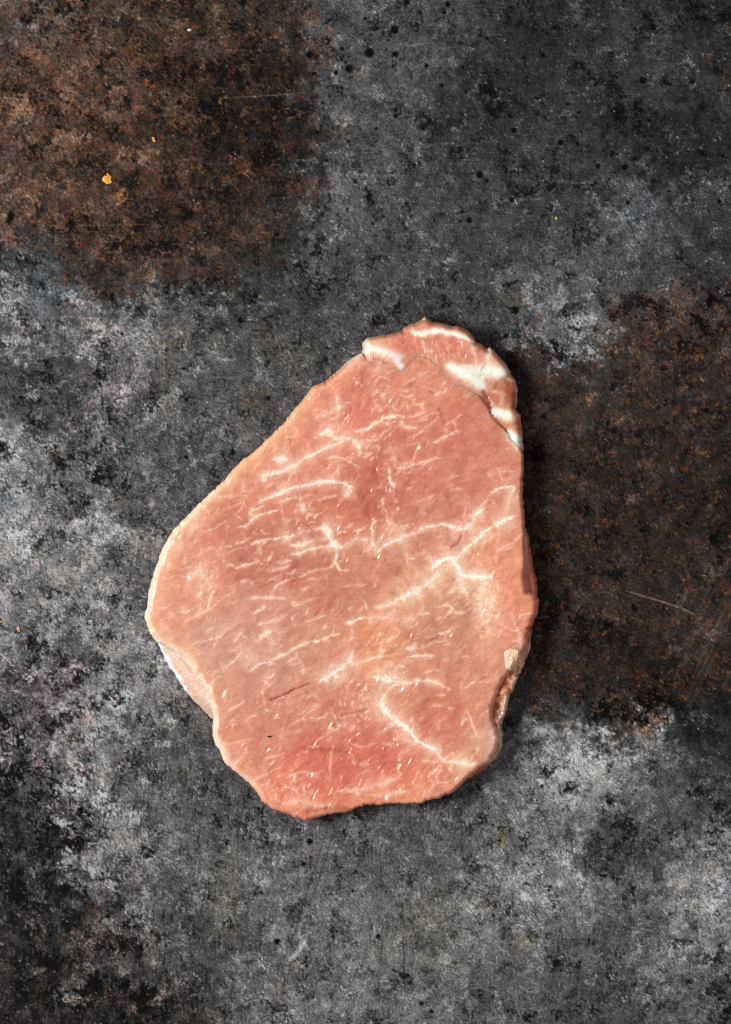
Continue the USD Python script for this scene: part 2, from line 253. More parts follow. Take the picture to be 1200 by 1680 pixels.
olive = np.zeros(B.shape)
for x, y, rx, ry, s in [(823,1378,7,14,1.),(862,1548,20,14,.5),(700,1520,60,50,.25),(370,1480,24,60,.3),(370,1530,14,14,.5),(340,20,40,20,.5),(430,410,40,30,.4),(270,620,10,40,.3),(420,660,26,20,.4),(700,1530,40,40,.2),(290,560,50,12,.3),(850,500,20,16,.4),(460,575,40,20,.3)]:
    olive = np.maximum(olive, s * B.blob(x, y, rx, ry))
mixin(np.clip(olive * (0.8 + 0.3 * f2), 0, 1), [1.12, 1.0, 0.66])
colour = g[..., None] * tint
# orange rust specks
dens = np.zeros(B.shape)
for x, y, rx, ry, s in [(60,100,70,50,.9),(20,100,40,30,.8),(130,60,30,50,.6),(150,20,40,20,.7),(275,115,16,14,1.),(190,170,40,30,.6),(320,125,30,20,.6),(250,80,80,40,.5),(200,330,70,40,.6),(115,365,26,18,.8),(270,320,20,20,.7),(480,240,16,16,.8),(405,285,26,20,.9),(440,290,30,20,.6),
    (430,390,22,20,.7),(390,60,60,40,.4),(450,130,20,16,.6),(30,180,50,40,.5),(100,240,60,40,.6),(65,400,20,20,.6),(12,380,14,14,.8),(210,380,30,20,.6),(475,315,10,16,.9),(320,360,40,20,.5),(190,395,12,16,.7),(300,180,80,80,.35),(150,250,100,100,.35),
    (1065,568,18,9,1.),(1110,570,14,14,.9),(1060,608,22,12,.8),(1155,582,22,14,1.05),(1045,595,20,10,.8),(1070,555,26,16,.7),(930,715,14,10,.8),(920,800,40,26,.75),(890,900,18,24,.8),(910,870,20,14,.7),(870,740,14,20,.6),(960,740,14,10,.6),
    (890,905,24,40,.6),(1050,1105,24,16,.9),(940,1110,30,20,.7),(1125,1120,16,20,1.0),(1185,1090,16,40,.7),(900,1090,20,16,.6),(875,1067,7,4,1.2),(1180,1000,24,24,.5),(930,1190,12,8,.6),(1147,1340,8,8,.7),(880,1158,4,4,.9),(420,660,14,16,.8),(390,680,3,20,.6),(380,700,14,6,.5),(430,555,30,14,.5),
    (105,1535,10,18,.6),(155,1490,14,24,.7),(140,1515,14,18,.6),(160,1625,20,16,.6),(60,1640,20,20,.5),(75,1165,5,7,.6),(200,1490,10,10,.5),(215,455,10,12,.5),(300,445,60,14,.6),(345,600,6,6,.7),(870,1140,60,60,.25),(1000,800,160,200,.22),(640,85,20,6,.6),(610,140,30,14,.3),(1190,130,20,12,.5),(1160,100,10,10,.6)]:
    dens = np.maximum(dens, s * B.blob(x, y, rx, ry))
dens = np.maximum(B.warp(dens, wA * 6, wB * 6), (0.18 + 0.25 * tan + 0.22 * hueA) * rust)
o1 = sstep(0.75, 1.75, dens * 1.15 - 0.7 * np.clip(1 - 3.5 * dens, 0, 1) + 0.25 * f1 + 0.45 * cloud + 0.30 * B.band(3, 20, 21, .8))
oc = np.array([152, 88, 42]) + B.band(5, 40, 22, 1.)[..., None] * np.array([14, 14, 10]); oc = oc * (0.72 + 0.13 * f4[..., None])
redder = sstep(-0.2, 1.0, B.band(14, 90, 23, 1.))[..., None]
oc = oc * (1 - redder * np.array([0.08, 0.26, 0.16]))
colour = colour * (1 - 0.8 * o1[..., None]) + 0.8 * o1[..., None] * oc
# a little scattered coloured grit in the flaking paint
grit = sstep(2.2, 3.1, B.band(1.8, 5, 24, 0.2) + 0.35 * left - 0.5 * rust + 0.3 * cloud)
colour = colour * (1 - 0.7 * grit[..., None]) + 0.7 * grit[..., None] * np.clip(np.array([140, 136, 132]) + 35 * f3[..., None], 60, 200)
BG_E = 1.08
albedo_b = np.clip(lin(np.clip(colour, 0, 230)) / (BG_E * light_on(B.X, B.Y))[..., None] - 0.002, 0.0015, 0.6)
relief_b = (0.00004 * f2 + 0.00005 * f3 + 0.00006 * fl - 0.00006 * dk - 0.00022 * pit - 0.00004 * scr_d)
edge = lambda a, b, s: np.arange(a, b, s)
gx = np.concatenate([edge(-170, -20, 6), edge(-20, 1220, 2), np.arange(1220, 1371, 6)]); gy = np.concatenate([edge(-170, -20, 6), edge(-20, 1700, 2), np.arange(1700, 1851, 6)])
GX, GY = np.meshgrid(gx, gy); nx, ny = len(gx), len(gy)
idx = np.arange(nx * ny).reshape(ny, nx); a, b, c, d = idx[:-1, :-1].ravel(), idx[:-1, 1:].ravel(), idx[1:, 1:].ravel(), idx[1:, :-1].ravel()
faces = np.vstack([np.stack([a, d, c], 1), np.stack([a, c, b], 1)])
Z = B.at(relief_b, GX, GY)
verts = np.stack([wx(GX), wy(GY), Z], -1).reshape(-1, 3)
ring = np.concatenate([idx[0, :], idx[1:, -1], idx[-1, -2::-1], idx[-2:0:-1, 0]]); n0 = len(verts)
low_ring = verts[ring] * [1, 1, 0] - [0, 0, 0.003]; k = np.arange(len(ring)); k2 = np.roll(k, -1)
walls = np.vstack([np.stack([ring[k], ring[k2], n0 + k2], 1), np.stack([ring[k], n0 + k2, n0 + k], 1)])
cen = len(verts) + len(ring); verts = np.vstack([verts, low_ring, [[0, 0, -0.003]]])
faces = np.vstack([faces, walls, np.stack([n0 + k, n0 + k2, np.full(len(k), cen)], 1)])

metal = usdkit.material(stage, '/World/Looks/weathered_metal', {
    'col': ('attribute', {'attribute': 'albedo'}),
    'pos': ('texture_coordinate', {}),
    'n1': ('noise_texture', {'scale': 2100.0, 'detail': 3.0, 'roughness': 0.65}),
    'r1': ('rgb_ramp', {'ramp': [(0.25, (0.50,) * 3), (0.42, (0.83,) * 3), (0.58, (1.14,) * 3), (0.75, (1.6,) * 3)]}),
    'm1': ('mix_color', {'blend_type': 'multiply', 'fac': 1.0, 'use_clamp': False}),
    'bump': ('bump', {'strength': 0.35, 'distance': 0.00012}),
    'rr': ('rgb_ramp', {'ramp': [(0.3, (0.5,) * 3), (0.7, (0.75,) * 3)]}),
    'p': ('principled_bsdf', {'specular_ior_level': 0.06})},
    [('pos.object', 'n1.vector'), ('n1.fac', 'r1.fac'), ('col.color', 'm1.a'), ('r1.color', 'm1.b'), ('m1.result', 'p.base_color'),
     ('n1.fac', 'bump.height'), ('bump.normal', 'p.normal'), ('n1.fac', 'rr.fac'), ('rr.color', 'p.roughness')], surface='p.BSDF')
m = usdkit.mesh(stage, '/World/table_surface', (verts, faces), metal, smooth=True)
av = B.at(albedo_b, GX, GY).reshape(-1, 3); color_primvar(m, 'albedo', np.vstack([av, av[ring], [[.03, .03, .03]]]))
data(m.GetPrim(), kind='structure', label='weathered dark grey metal surface with rust brown patches under the meat', category='surface')

# ================================================================== the slice of pork
C = {'1': (560,510), '2': (380,560), '3': (230,760), '4': (580,740), '5': (230,960), '6': (580,940), '7': (330,1120), '8': (560,1090), 'A': (430,740), 'B': (430,940), 'C': (600,600)}
def pt(c, pts): ox, oy = C[c]; return [(ox + x / 3.75, oy + y / 3.75) for x, y in pts]
outline = [(697,522),(706,527),(728,531),(740,536),(755,536),(770,545),(778,556),(781,562),(790,565),(800,576),(804,569),(812,577),(822,590),(835,607),(846,625),(850,640),(849,660),(846,673),(853,679),(856,700),(858,740)]
left_edge = [(592,581),(583,585),(567,597),(551,612),(535,625),(513,636),(503,648),(487,669),(468,693),(455,705),(428,733),(420,741),(396,757),(380,776),(369,789),(345,811),(326,829),(310,845),(289,867),(279,880),(265,907),(257,933),(246,968),(243,990),(240,1015),(250,1040),(259,1052)]
rim_inner = [(283,1064),(302,1077),(321,1104),(334,1123),(345,1147),(351,1173)]
bottom = [(351,1192),(354,1216),(362,1229),(370,1248),(383,1261),(402,1275),(421,1293),(431,1311),(447,1323),(474,1333),(490,1339),(501,1344),(511,1340),(541,1333),(570,1329),(591,1321),(597,1318),(645,1315),(685,1316),(693,1315),(709,1309),(736,1302),(757,1287),(770,1275)]
right_edge = [(782,1264),(804,1250),(816,1233),(821,1210),(818,1192),(812,1178),(811,1160),(815,1145),(823,1128),(834,1107),(846,1090),(858,1070),(867,1052),(868,1038),(875,1024),(881,1008),(884,982),(878,972),(866,966),(861,945),(862.5,913),(861,885),(861,863),(860.5,839),(857,812),(858.6,767),(858,745),(851,731)]
seam = [(837,721),(829,707),(816,694),(805,683),(803,675),(797,662),(787,649),(768,637),(744,622),(736,606),(720,594),(699,583),(683,583),(669,593),(660,602),(648,594),(635,595),(624,590),(600,589)]
main_poly = left_edge + rim_inner + bottom + right_edge + seam
cap_poly = [(595,574),(594,563),(605,555),(627,552),(640,549),(659,543),(663,538),(672,534),(685,529),(692,526),(700,526)] + outline[2:] + [(854,742),(838,738),(816,715),(790,690),(780,670),(768,655),(745,645),(722,628),(708,606),(695,598),(676,606),(668,625),(648,632),(622,630),(600,622)]

F = Field(205, 490, 925, 1380, 1.0)
u1, u2, u3 = F.band(2, 12, 31, .8), F.band(2, 12, 32, .8), F.band(8, 60, 33, 1.)
# --- base colour of the lean
lean_pts = [(720,620,219,141,116),(690,600,222,146,120),(620,620,217,136,118),(600,660,216,130,112),(560,720,223,141,120),(500,760,224,142,118),(480,800,212,126,106),(400,820,216,134,112),(430,780,224,146,120),(330,900,224,146,126),(300,960,228,155,130),(380,880,207,126,110),
    (470,900,197,117,100),(430,910,200,124,106),(560,830,207,122,102),(600,800,196,110,94),(640,760,205,120,104),(700,760,208,127,111),(800,740,209,131,114),(780,690,208,124,108),(760,800,206,126,110),(820,820,212,140,120),(640,900,207,134,114),(700,880,204,132,112),(560,950,205,132,112),(430,1010,212,147,128),(380,1060,213,154,137),
    (450,1090,212,152,134),(500,1080,211,144,124),(560,1060,214,144,122),(620,1060,224,146,112),(720,1020,200,138,116),(700,990,214,150,122),(690,960,216,154,126),(720,940,212,150,122),(760,1000,196,134,110),(820,920,222,148,116),(840,890,220,140,116),(850,960,222,140,112),(820,1010,218,138,112),(750,1070,206,139,117),(680,1080,210,140,118),
    (800,1130,213,143,118),(800,1080,214,144,120),(700,1150,204,124,104),(740,1180,208,128,108),(660,1130,206,134,110),(640,1200,208,121,104),(560,1180,210,132,114),(560,1240,211,113,97),(620,1240,208,110,95),(520,1240,215,118,102),(480,1280,223,128,106),(520,1310,218,124,98),(430,1200,215,137,118),(400,1130,215,149,130),(440,1150,211,140,122),(410,1250,222,146,122),
    (700,1270,220,135,110),(620,1290,222,130,106),(760,1240,216,142,116),(800,1220,206,150,130),(480,1160,212,138,120),
    (640,565,216,124,102),(670,560,214,118,98),(720,565,216,128,112),(740,590,208,116,100),(760,580,214,128,104),(800,600,226,160,130),(700,540,214,138,110),(620,560,232,160,132),(815,640,190,112,92),(830,640,196,116,86),(845,640,206,140,112),(835,690,206,122,92),(850,720,210,130,106)]
base = F.points(lean_pts, 20); base = base * np.array([1.02, 1.04, 1.015]) + 1.5 * F.band(18, 80, 47, 1.)[..., None] * np.array([1.0, 2.2, 1.8])
dL = F.inside(left_edge + rim_inner + bottom + [(960,1270),(960,500),(700,500)])
peach = sstep(44, 4, dL + 6 * u3) ** 1.3  # peach towards the left and bottom edges, edge glow painted in
peach *= sstep(900, 700, F.X + 0.4 * F.Y) * 0.75 + 0.25
base = base + (np.array([249, 194, 150]) - base) * (0.8 * peach)[..., None]
rimw = sstep(16, 0, dL + 2.5 * u3) * sstep(430, 330, F.X - 0.1 * (F.Y - 900))  # pale fat edge, its bright lit strip painted in as well
base = base + (np.array([253, 232, 210]) - base) * (0.9 * rimw)[..., None]
base += np.array([6, 8, 7]) * u3[..., None] * 0.35
fib = F.band(1.5, 10, 34, .6, stretch=9, ang=21)
fib2 = F.band(1.3, 7, 38, .4, stretch=16, ang=20); patchy = sstep(-.6, 1.2, F.band(25, 110, 39, 1.))
base += np.array([1.6, 2.6, 2.4]) * (fib * (.5 + patchy))[..., None] + np.array([1.6, 2.8, 2.6]) * (fib2 * patchy)[..., None] + np.array([1.8, 2.6, 2.4]) * u1[..., None]
cells = F.band(5, 26, 35, 1., stretch=2.2, ang=22)
base += np.array([4, 6, 5.5]) * cells[..., None] * 0.4

gl = F.points([(600,640,1.),(640,700,1.1),(560,700,1.1),(700,640,.5),(800,720,.35),(760,780,.35),(700,700,.8),(640,850,1.),(620,780,1.),(780,980,1.3),(800,1030,1.2),(720,1050,.8),(700,960,.5),(330,940,.8),(420,860,.5),(450,950,.4),(400,1050,.4),(500,1080,.5),(450,1180,1.),(560,1180,1.),(500,1250,1.2),(600,1240,1.2),(680,1160,.6),
    (760,1150,.5),(720,1270,.8),(850,950,.4),(820,1100,.4),(270,1000,.2),(380,1180,.4),(740,570,.9),(820,640,1.3),(560,1060,.8),(640,1090,.9),(480,820,.7),(340,1130,.8)], 34)
wetp = sstep(-0.1, 1.1, F.band(12, 50, 44, .9, stretch=1.6, ang=30))
# --- fat marbling plus a few painted highlights: crop key, points, width, strength
fat = np.zeros(F.shape)
veins = [
 ('A',[(0,300),(80,270),(150,240),(290,210),(400,190),(440,185),(520,210),(570,220)],3,.9),('A',[(440,187)],5,.95),('A',[(150,240)],5,.95),('A',[(540,228)],5,.9),('A',[(285,212)],4,.9),
 ('A',[(10,160),(80,140),(150,115),(230,70),(330,20),(380,0)],2.6,.85),('A',[(90,50),(130,56),(165,38)],5,.95),('A',[(0,395),(60,380)],1.7,.5),('A',[(100,290),(120,340),(140,420),(155,480)],1.7,.75),('A',[(110,310),(180,290)],2.6,.8),
 ('A',[(140,430),(220,410)],1.6,.5),('A',[(255,325),(262,385)],3.6,.95),('A',[(280,390),(350,395)],2.6,.7),('A',[(340,475),(400,480),(425,540),(460,590),(490,590)],5.5,.95),('A',[(310,300),(340,300),(400,290),(460,270)],2.4,.65),
 ('A',[(470,85),(465,160)],2.2,.75),('A',[(520,210),(545,235),(515,280)],3.4,.8),('A',[(0,550),(90,535),(160,530),(200,510)],3,.85),('A',[(155,532)],6,.9),('A',[(190,580),(240,570),(330,545)],3.3,.8),('A',[(190,630),(240,625),(310,600),(430,585),(490,590)],3.6,.85),
 ('A',[(490,590),(570,550),(640,550),(690,570)],3.6,.7),('A',[(680,572)],6,.95),('A',[(465,600),(460,690),(490,730),(540,725)],2.2,.85),('A',[(680,570),(680,500),(690,440),(720,420)],2.4,.8),('A',[(690,570),(740,520),(790,450),(830,450)],2,.6),
 ('A',[(700,640),(750,580),(850,535),(920,510),(990,475),(1060,460)],2.8,.85),('A',[(850,540)],5.5,.95),('A',[(850,535),(860,490),(900,440)],2,.7),('A',[(1060,460),(1110,450),(1190,465)],3.2,.9),('A',[(870,560),(890,620),(895,710)],2,.6),('A',[(890,665),(940,660)],2.4,.7),
 ('A',[(780,110),(785,160),(810,230)],3,.9),('A',[(800,0),(810,60)],2,.7),('A',[(830,115),(880,95),(930,95),(960,75),(1060,50)],2,.75),('A',[(750,280),(740,340),(735,390)],2,.65),('A',[(720,345)],2.8,.7),('A',[(940,300),(970,310),(1020,290),(1070,265)],1.7,.6),
 ('A',[(1150,175),(1200,150)],2,.5),('A',[(470,410),(510,400)],1.8,.5),('A',[(510,475),(545,460),(560,450)],2.4,.75),('A',[(60,870),(110,820),(170,790)],2,.65),('A',[(230,770),(300,740),(400,715),(460,690)],2.4,.75),('A',[(255,850),(330,815)],1.7,.65),
 ('A',[(0,905),(80,895),(160,905)],2.4,.7),('A',[(100,690),(180,680)],2,.6),('A',[(60,735),(110,715),(180,700)],2,.65),('A',[(0,720),(70,735)],1.4,.5),('A',[(500,830),(560,825),(640,815)],2.4,.5),('A',[(200,280),(260,290),(300,270)],2.4,.5),('A',[(30,215),(90,195)],2.6,.55),
 ('B',[(160,545),(210,510),(215,470)],2,.6),('B',[(215,510),(250,550),(250,620)],2.4,.6),('B',[(230,600),(330,565)],1.3,.5),('B',[(0,310),(90,290),(160,250)],2,.6),('B',[(0,380),(60,350)],3.4,.85),('B',[(0,220),(35,200)],2,.7),('B',[(200,200),(260,180),(340,150)],2,.6),
 ('B',[(260,310),(330,270),(400,250)],2,.6),('B',[(185,255),(195,290)],1.7,.7),('B',[(370,340),(395,320)],1.8,.6),('B',[(520,305),(570,295),(630,265)],3,.85),('B',[(630,160),(650,240)],1.9,.7),('B',[(640,270),(720,270),(780,270)],3.4,.6),('B',[(780,265)],6,.7),
 ('B',[(700,205),(760,195),(850,155),(930,115),(1000,80),(1060,20),(1080,0)],[2.5,3,6,8,8],.8),('B',[(560,310),(560,380)],1.8,.6),('B',[(520,410),(600,395)],1.6,.5),('B',[(550,480),(545,540),(580,555)],4,.8),('B',[(590,545),(660,525),(750,505)],3.2,.75),('B',[(730,500),(850,490)],1.7,.5),
 ('B',[(360,660),(410,630),(470,590),(530,545)],5.5,.85),('B',[(450,620)],8,.9),('B',[(560,545)],5,.85),('B',[(420,575),(480,540),(540,520)],1.7,.6),('B',[(300,740),(370,770)],1.7,.5),('B',[(230,860),(310,815),(390,785)],1.7,.6),('B',[(180,925),(260,880)],1.3,.5),
 ('B',[(690,625),(740,640),(780,650),(830,660)],6.5,.9),('B',[(770,640)],9.5,.95),('B',[(830,660),(880,665),(960,655),(1060,665),(1150,710)],[4,2.4,1.6],.8),('B',[(830,670),(780,710),(740,770),(735,800)],[3.5,4.5,7],.8),('B',[(735,805)],8.5,1.),('B',[(735,805),(780,860),(840,910),(880,930)],[7,5,4.4],1.),
 ('B',[(890,455),(960,445),(1000,425)],2.2,.85),('B',[(885,515),(960,500),(1060,505)],2.4,.8),('B',[(1120,440),(1160,425)],2.4,.6),('B',[(1000,425),(1060,380),(1130,360),(1200,320)],1.9,.8),('B',[(820,560),(885,570)],1.8,.7),('B',[(960,250),(1030,240)],2.6,.75),('B',[(860,300),(900,280),(930,270)],4,.6),
 ('B',[(780,320),(830,340),(835,370),(780,410),(710,415)],2.3,.6),('B',[(1000,610),(1060,590),(1110,605)],1.7,.5),
 ('C',[(0,400),(50,360),(110,335),(170,320),(220,310)],2.8,.85),('C',[(270,325),(320,310),(370,285)],2.4,.75),('C',[(220,340),(235,380),(330,385)],2.8,.7),('C',[(225,320)],3.4,.8),('C',[(210,160),(260,160),(310,140)],1.9,.6),('C',[(250,200),(300,185)],1.9,.6),('C',[(270,250),(340,240),(360,230)],2.3,.6),
 ('C',[(280,440),(330,415),(440,320)],1.9,.6),('C',[(415,480),(450,460),(530,420),(570,405)],3,.75),('C',[(480,350),(500,410)],1.7,.6),('C',[(540,340),(555,400)],2.3,.6),('C',[(185,640),(260,625),(290,605),(335,600)],2.2,.75),('C',[(350,605),(420,580)],1.9,.65),
 ('C',[(155,520),(175,600)],1.9,.6),('C',[(510,770),(550,760),(600,765)],2.4,.55),('C',[(510,695),(575,670)],1.9,.5),('C',[(745,660),(780,710)],2.3,.7),('C',[(815,640),(835,710)],1.9,.7),('C',[(760,780),(830,755),(890,740)],2.9,.9),('C',[(890,735),(905,770),(880,800)],3,.8),
 ('C',[(740,820),(690,890),(670,920)],3.2,.6),('C',[(890,835),(960,795)],2.3,.5),('C',[(600,930),(615,860)],1.9,.6),('C',[(200,480),(180,530)],2,.5),('C',[(420,160),(430,185),(460,165)],1.8,.85),
 ('4',[(600,450),(640,470),(680,475),(720,450),(740,400),(800,350)],4.5,.8),('4',[(640,475)],5,.85),('4',[(620,560),(690,490)],5,.45),('4',[(590,670),(640,640),(700,590),(760,540),(830,480),(900,440),(950,410),(1000,390)],[4.5,4,4,5,3],.95),('4',[(925,430)],6.5,.95),
 ('4',[(925,430),(940,360),(960,270),(980,240)],3.6,.6),('4',[(480,720),(530,680),(590,650)],7.5,.97),('4',[(610,672)],10,1.),('4',[(610,670),(640,710),(660,750),(740,770),(820,770),(860,740)],[9,7,5.5,5,6,4],1.),('4',[(650,760),(670,830),(700,890)],6,.7),
 ('4',[(810,770),(800,850),(770,910),(760,930)],8,.75),('4',[(870,690),(880,560),(890,480)],2,.5),('4',[(930,590),(1000,540),(1040,500)],1.7,.55),('4',[(1055,520),(1060,650),(1055,760),(1045,850)],1.5,.5),('4',[(580,880),(640,830)],2.3,.6),('4',[(530,595),(600,585)],1.8,.6),  # the long thin stroke down the right edge is a painted highlight
 ('6',[(660,80),(690,140)],6.5,.7),('6',[(790,60),(780,160),(760,250)],8,.75),('6',[(820,100),(800,200),(790,280),(840,360)],6,.6),('6',[(870,130),(840,180)],3.2,.7),('6',[(560,205),(640,180)],2.2,.5),('6',[(610,240),(680,240)],2.4,.75),('6',[(930,110),(960,130)],2.3,.5),('6',[(760,400),(860,380)],1.8,.5),
 ('6',[(400,250),(470,240)],2.4,.75),('6',[(930,330),(1060,380)],3,.35),
 ('8',[(245,250),(300,300),(350,350),(420,400),(470,460),(530,490),(580,520),(620,570)],[7,5.5,5,5,4.5],1.),('8',[(620,580),(700,590),(790,600),(830,600)],4.5,.8),('8',[(350,540),(350,640),(380,660)],1.9,.7),('8',[(350,540),(420,515)],1.7,.6),('8',[(220,735),(300,710),(370,665)],3.3,.65),('8',[(500,580),(600,590)],3.2,.65),
 ('8',[(0,770),(80,760),(180,750)],3.2,.5),('8',[(230,800),(300,775),(410,770)],3.2,.6),('8',[(570,720),(620,710),(660,700)],2.4,.6),('8',[(550,690),(570,740)],2,.6),('8',[(550,430),(545,380),(620,330),(680,270)],1.7,.45),('8',[(640,490),(680,465)],1.8,.55),('8',[(740,330),(770,260)],1.7,.5),('8',[(560,250),(640,240)],1.7,.5),
 ('8',[(580,180),(650,180)],1.7,.5),('8',[(440,370),(470,340),(510,310)],1.7,.4),('8',[(380,450),(470,480)],3,.5),('8',[(880,400),(830,440)],5,.35),
 ('7',[(140,190),(200,150),(280,100)],2,.6),('7',[(120,380),(200,360),(320,330)],2,.5),('7',[(380,460),(450,440),(520,425)],2,.6),('7',[(320,580),(400,555),(490,500)],2.3,.75),('7',[(530,580),(570,550),(640,540),(700,550),(740,580)],2,.75),('7',[(500,730),(570,715),(640,720),(700,740),(800,740)],3.2,.65),('7',[(560,640),(600,670),(650,680)],2,.5),
 ('7',[(820,700),(830,660),(890,645),(960,660),(975,700)],2,.65),('7',[(960,650),(1100,610),(1190,580)],3,.65),('7',[(1090,700),(1200,670)],2.4,.5),('7',[(560,250),(650,190),(760,110)],1.5,.55),('7',[(640,80),(690,65),(740,100)],1.7,.5),('7',[(740,330),(800,290),(900,250)],1.8,.6),('7',[(900,350),(1000,380),(1080,360)],2,.5),('7',[(930,430),(960,480),(1040,490)],1.8,.5),
 ('5',[(310,370),(360,345),(430,335),(500,310),(570,250)],2,.65),('5',[(440,325)],3.4,.8),('5',[(310,200),(370,180),(450,130),(530,60)],2,.65),('5',[(400,290),(450,260),(500,220)],2,.6),('5',[(420,190)],4,.5),('5',[(190,290),(230,265)],1.8,.5),('5',[(250,170),(280,150)],1.7,.5),('5',[(520,515),(580,460),(620,425)],1.7,.6),('5',[(620,420),(700,440),(740,460)],4,.4),
 ('5',[(680,515),(740,480),(800,465),(870,430),(950,385),(1050,345),(1120,330),(1230,290)],2.4,.8),('5',[(700,165),(780,125)],2.4,.8),('5',[(690,75),(800,70),(910,75)],2.4,.7),('5',[(750,235),(830,215),(880,190)],2,.6),('5',[(740,305),(770,290),(820,270)],3.6,.85),('5',[(960,125),(1040,90),(1110,65)],2,.6),('5',[(1000,230),(1080,200),(1150,180)],2,.6),('5',[(540,780),(600,740),(650,705)],2,.65),
 ('5',[(800,620),(815,590)],1.7,.5),
 ('3',[(760,80),(830,70),(920,30)],2.8,.75),('3',[(760,70),(770,110)],3.2,.8),('3',[(720,250),(780,215),(850,195),(900,175),(1020,135),(1120,115),(1200,115)],3.1,.9),('3',[(520,210),(600,200),(680,195)],2,.55),('3',[(520,290),(580,265),(630,245)],2,.65),('3',[(600,400),(660,380),(710,335),(780,310),(850,290)],2.8,.8),('3',[(680,310),(730,320)],3.2,.7),
 ('3',[(870,240),(930,220),(980,215)],2.4,.7),('3',[(390,420),(430,415),(500,375)],1.8,.55),('3',[(590,500),(640,475),(690,455)],2.4,.7),('3',[(690,500),(750,480),(850,460),(930,455)],2.7,.85),('3',[(740,500),(750,580)],2,.6),('3',[(560,620),(610,640),(650,625),(740,600)],2.5,.8),('3',[(600,640)],4,.6),('3',[(550,750),(600,735),(680,710)],2,.6),
 ('3',[(360,570),(440,520),(460,530)],2,.6),('3',[(460,565),(540,545)],1.7,.5),('3',[(850,610),(930,595)],2.3,.6),('3',[(780,650),(830,660),(920,630)],2,.65),('3',[(290,550),(285,620)],2.6,.6),('3',[(300,720),(340,690),(380,650),(400,700),(410,740)],4.5,.55),('3',[(420,780),(470,750)],2.3,.5),
 ('3',[(800,800),(860,740),(920,710)],2,.6),('3',[(430,330),(500,300)],1.8,.4),('3',[(180,720),(260,760)],2,.3),('3',[(640,110),(645,150)],1.6,.5),('3',[(230,490)],6,.7),('3',[(340,380)],6,.6),  # the two lone dots paint white highlights on the left edge
 ('2',[(180,830),(280,805),(370,780),(450,720),(540,680),(620,645),(720,610)],3.4,.88),('2',[(200,830),(210,860)],3.3,.85),('2',[(280,720),(310,727),(350,730)],6,.93),('2',[(340,600),(400,580),(410,540)],2,.65),('2',[(555,570),(600,560),(620,600)],5.5,.88),('2',[(620,600),(720,600),(780,640),(790,690)],3.8,.8),
 ('2',[(530,470),(590,450),(640,410),(655,340)],3.8,.65),('2',[(610,490),(680,450)],2.3,.6),('2',[(660,400),(660,440)],3.2,.8),('2',[(770,560),(830,545),(900,500),(980,465),(1050,460)],2.7,.88),('2',[(860,440),(870,420),(920,390)],2.3,.65),('2',[(900,350),(950,330)],3.1,.65),('2',[(1080,380),(1080,440)],2.3,.6),
 ('2',[(800,720),(860,690)],2.3,.7),('2',[(600,710),(670,715)],2.3,.7),('2',[(520,650),(515,690)],1.7,.6),('2',[(740,110),(730,180)],4,.45),('2',[(870,140),(895,125),(905,165),(885,190)],4,.5),('2',[(480,820),(430,830)],2,.5),('2',[(660,760),(655,830)],2.2,.6),('2',[(390,580),(400,520)],2,.4),  # the small oval on the top lobe is a painted glint
]
rv = np.random.default_rng(99)
for c, pts, w, s in veins:
    p = pt(c, pts); w = np.atleast_1d(w).astype(float); big_ = s >= .8
    if len(p) > 1:
        n = max(4, int(LineString(p).length / 5)); w = np.interp(np.linspace(0, 1, n), np.linspace(0, 1, len(w)), w) * np.clip(1 + .38 * rv.standard_normal(n), .35, 1.9)
    F.stroke(fat, p, w * np.where(w > 4.5, 1.08, 0.88 if big_ else 0.74), min(1.0, s * (1.02 if big_ else .85)), sharp=1.7)
    if w.max() >= 5: F.stroke(fat, p, w * 2.3, .58 * s, sharp=1.5)
    if len(p) > 1 and rv.random() < .6:      # hairline offshoots
        L = LineString(p)
        for _ in range(int(rv.integers(1, 4))):
            q = L.interpolate(rv.random(), normalized=True); a = math.radians(rv.normal(30, 50)); l = rv.gamma(2, 4) + 3
            F.stroke(fat, [(q.x, q.y), (q.x + math.cos(a) * l * .5 + rv.normal(0, 1), q.y - math.sin(a) * l * .5 + rv.normal(0, 1)), (q.x + math.cos(a) * l, q.y - math.sin(a) * l)], rv.uniform(.5, .9), rv.uniform(.25, .6))
rng = np.random.default_rng(7)
small = np.zeros(F.shape)
mp = Polygon(main_poly).buffer(-10); shapely.prepare(mp); n = 0
bands = sstep(-.7, .9, F.band(10, 60, 46, 1., stretch=2.5, ang=22))
while n < 1500:
    x, y = rng.uniform(250, 880), rng.uniform(590, 1320)
    if not shapely.contains_xy(mp, x, y): continue
    n += 1
    if rng.random() > F.at(bands, [x], [y])[0]: continue
    if x > 700 and 640 < y < 860 and rng.random() < .75: continue
    ang = math.radians(rng.normal(23, 13) if rng.random() < .72 else rng.normal(95, 40)); l = rng.gamma(1.3, 9.0) + 3
    dx, dy = math.cos(ang) * l / 2, -math.sin(ang) * l / 2; bend = rng.normal(0, l * .13)
    F.stroke(small, [(x - dx, y - dy), (x + bend * .3, y + bend), (x + dx, y + dy)], rng.uniform(.6, 1.25), rng.beta(1.3, 1.6) * .85 + .08, sharp=1.8)
fleck = np.zeros(F.shape); rng = np.random.default_rng(12)  # tiny wet glints painted as pale strokes over the glossy areas
for _ in range(900):
    x, y = rng.uniform(250, 880), rng.uniform(580, 1320)
    if rng.random() > F.at(gl * wetp, [x], [y])[0] * .6 or not shapely.contains_xy(mp, x, y): continue
    a = math.radians(rng.normal(80, 40)); l = rng.uniform(1, 6); F.stroke(fleck, [(x, y), (x + math.cos(a) * l, y - math.sin(a) * l)], rng.uniform(.6, 1.2), rng.uniform(.25, .7), taper=False)
fat = np.maximum(np.maximum(fat, small), fleck)
